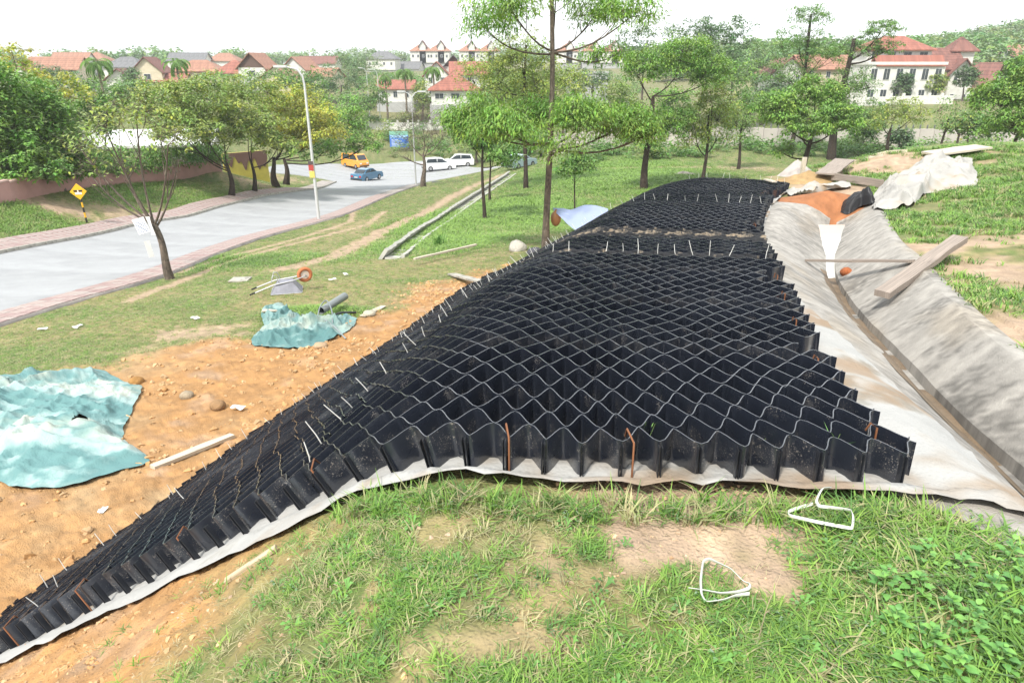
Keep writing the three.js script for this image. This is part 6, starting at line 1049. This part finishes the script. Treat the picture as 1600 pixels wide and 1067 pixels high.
  const peb = []; for (let i = 0; i < 2600; i++) { const D = rr(0.8, 2.7), x = rr(-1.7, 2.0), c = cover(x, D); if (rnd() > (1 - c[0]) * 0.8 + 0.05) continue; peb.push([x, D, Math.pow(rnd(), 3) * 0.012 + 0.0025, rnd() * 6.283, scaled(mix3(C_PALE, C_ORANGE, rnd() * 0.6), 0.7, 1.3), 0, 0.6]); }
  scatter('pebbles', 'small pebbles and crumbs on the bare foreground soil', clodGeo, std(0xffffff, 0.95), peb);
  // thicket in front of and behind the retaining wall and on the far slope
  seed(929); const th = [], sg = new Leaves(); for (let k = 0; k < 14; k++) sg.cluster(rr(-1, 1) * 0.9, 0.7 + rr(-0.5, 0.7), rr(-1, 1) * 0.9, 0.5, 10, 0.35, 0.12, 0.1, 0.8);
  for (let i = 0; i < 420; i++) { const px = rr(590, 1640), z = px < 880 ? rr(105, 124) : rr(72, 83), b = spot(px, z); if (rnd() > 0.25 + 0.75 * vn(px * 0.02, 4)) continue; th.push([b[0], b[2], rr(0.5, 1.3), rnd() * 6.283, mix3([1, 1, 1], rnd() < 0.25 ? [1.6, 0.9, 0.6] : [0.8, 1, 0.6], rnd())]); }
  for (let i = 0; i < 500; i++) { const px = rr(60, 1000), z = rr(112, 240), b = spot(px, z); if (rnd() > 0.2 + 0.8 * vn(px * 0.03, z * 0.05)) continue; th.push([b[0], b[2], rr(0.9, 2.0), rnd() * 6.283, [rr(0.7, 1.2), rr(0.8, 1.1), rr(0.7, 1.1)]]); }
  const sgeo = sg.geo(); scatter('shrub_thicket', 'scrubby thicket along the back of the park and among the houses', sgeo, LEAF.green, th);
}
function roadMask(x, D) { const a = nearX(roadLeft, D), b = nearX(roadRight, D); return x > a - 1.7 && x < b + 1.4; }
function nearX(L, D) { for (let i = 0; i + 1 < L.length; i++) if ((L[i][1] - D) * (L[i + 1][1] - D) <= 0) return lerp(L[i][0], L[i + 1][0], (D - L[i][1]) / (L[i + 1][1] - L[i][1] || 1)); return D < L[0][1] ? L[0][0] : -999; }
// a dense dark clump by the channel
{ seed(931); const g = tuft(60, 0.7, 0.3, 0.03, 0.5, 59), o = mesh('grass_clump', g, std(lin(0.08, 0.2, 0.03), 0.8)); o.position.copy(G3(686, 385, 0, 14)); tag(o, 'dense dark grass clump beside the concrete channel', 'grass clump'); }
// leafy weeds of the lower right corner, leaf by leaf
{
  const lg = []; for (let v = 0; v < 3; v++) { const pos = [], idx = [], N = 6; for (let i = 0; i <= N; i++) { const t = i / N, w = Math.sin(Math.PI * Math.pow(t, 0.75)) * 0.34 * (1 + v * 0.12), y = 0.16 * Math.sin(t * 2.6) - 0.22 * t * t * (1 + v * 0.4); pos.push(-w, y + 0.05 * w, t, 0, y - 0.03, t, w, y + 0.05 * w, t); if (i) { const q = i * 3; idx.push(q - 3, q - 2, q, q - 2, q + 1, q, q - 2, q - 1, q + 1, q - 1, q + 2, q + 1); } } lg.push(geoOf(pos, idx)); }
  const lm = [[0.15, 0.36, 0.07], [0.20, 0.42, 0.08], [0.11, 0.29, 0.06]].map((c) => new THREE.MeshPhysicalMaterial({ color: lin(...c), roughness: 0.55, transmission: 0.3, thickness: 0, side: THREE.DoubleSide })), stemM = std(lin(0.18, 0.28, 0.08), 0.8);
  seed(941);
  const spots = [[1480, 960], [1545, 940], [1430, 925], [1510, 1000], [1590, 985], [1450, 1010], [1560, 1040], [1395, 985], [1500, 900], [1570, 895], [1420, 1050], [1490, 1060], [1440, 885], [1590, 930], [1380, 930]];
  spots.forEach(([px, py], i) => {
    const p = G3(px, py), r = root('leafy_weed', 'bright green broad-leaved weed in the lower right corner', 'weed', p.toArray(), rnd() * 6.28, 'broad-leaved weeds in the lower right corner'), h = rr(0.07, 0.15);
    mesh('stem', tube([[0, -0.01, 0], [rr(-0.01, 0.01), h * 0.6, 0], [rr(-0.02, 0.02), h, rr(-0.02, 0.02)]], [0.0028, 0.0024, 0.0016], 5), stemM, r);
    const n = 14 + (i % 4) * 3; for (let k = 0; k < n; k++) { const t = (k + 1) / n, o = mesh('leaf', lg[k % 3], lm[(k + i) % 3], r), s = rr(0.024, 0.04) * (1.2 - 0.5 * t); o.scale.setScalar(s); { const sp = 0.035 * (1 - t), an = k * 2.4; o.position.set(Math.sin(an) * sp, h * (0.2 + 0.8 * t), Math.cos(an) * sp); } o.rotation.set(-rr(-0.1, 0.4) - 0.3 * t, k * 2.4 + rr(-0.3, 0.3), 0, 'YXZ'); }
  });
  // seeding stalks in front of the mat
  [[1010, 705, 0.16], [1030, 712, 0.1], [1180, 720, 0.13], [1290, 735, 0.2], [480, 925, 0.2], [850, 712, 0.1], [1185, 1000, 0.28], [545, 735, 0.14]].forEach(([px, py, h], i) => {
    const p = G3(px, py), r = root('grass_stalk', ['thin seeding stalk before the middle of the mat', 'short seeding stalk before the middle of the mat', 'brownish stalk before the right part of the mat', 'forked grass stalk before the mat corner', 'single grass stalk on the orange slope at lower left', 'short stalk left of the middle, at the mat edge', 'dry upright stalk in the foreground below the straps', 'brown stalk leaning on the mat where the slope begins'][i], 'stalk', p.toArray());
    mesh('stem', tube([[0, 0, 0], [0.01, h * 0.5, 0], [0.03, h, 0.01]], [0.002, 0.0016, 0.001], 4), i === 6 ? timber.pale : stemM, r);
    for (let k = 0; k < 5; k++) { const o = mesh('leaf', lg[0], i === 6 ? timber.pale : lm[k % 3], r); o.scale.set(0.006, 0.02, 0.03 + (i === 4 || i === 3 ? 0.09 : 0)); o.position.set(0.02 * k / 5, h * (0.2 + 0.16 * k), 0); o.rotation.set(-0.7, k * 2.2 + i, 0, 'YXZ'); }
  });
}
renderer.render(scene, camera);
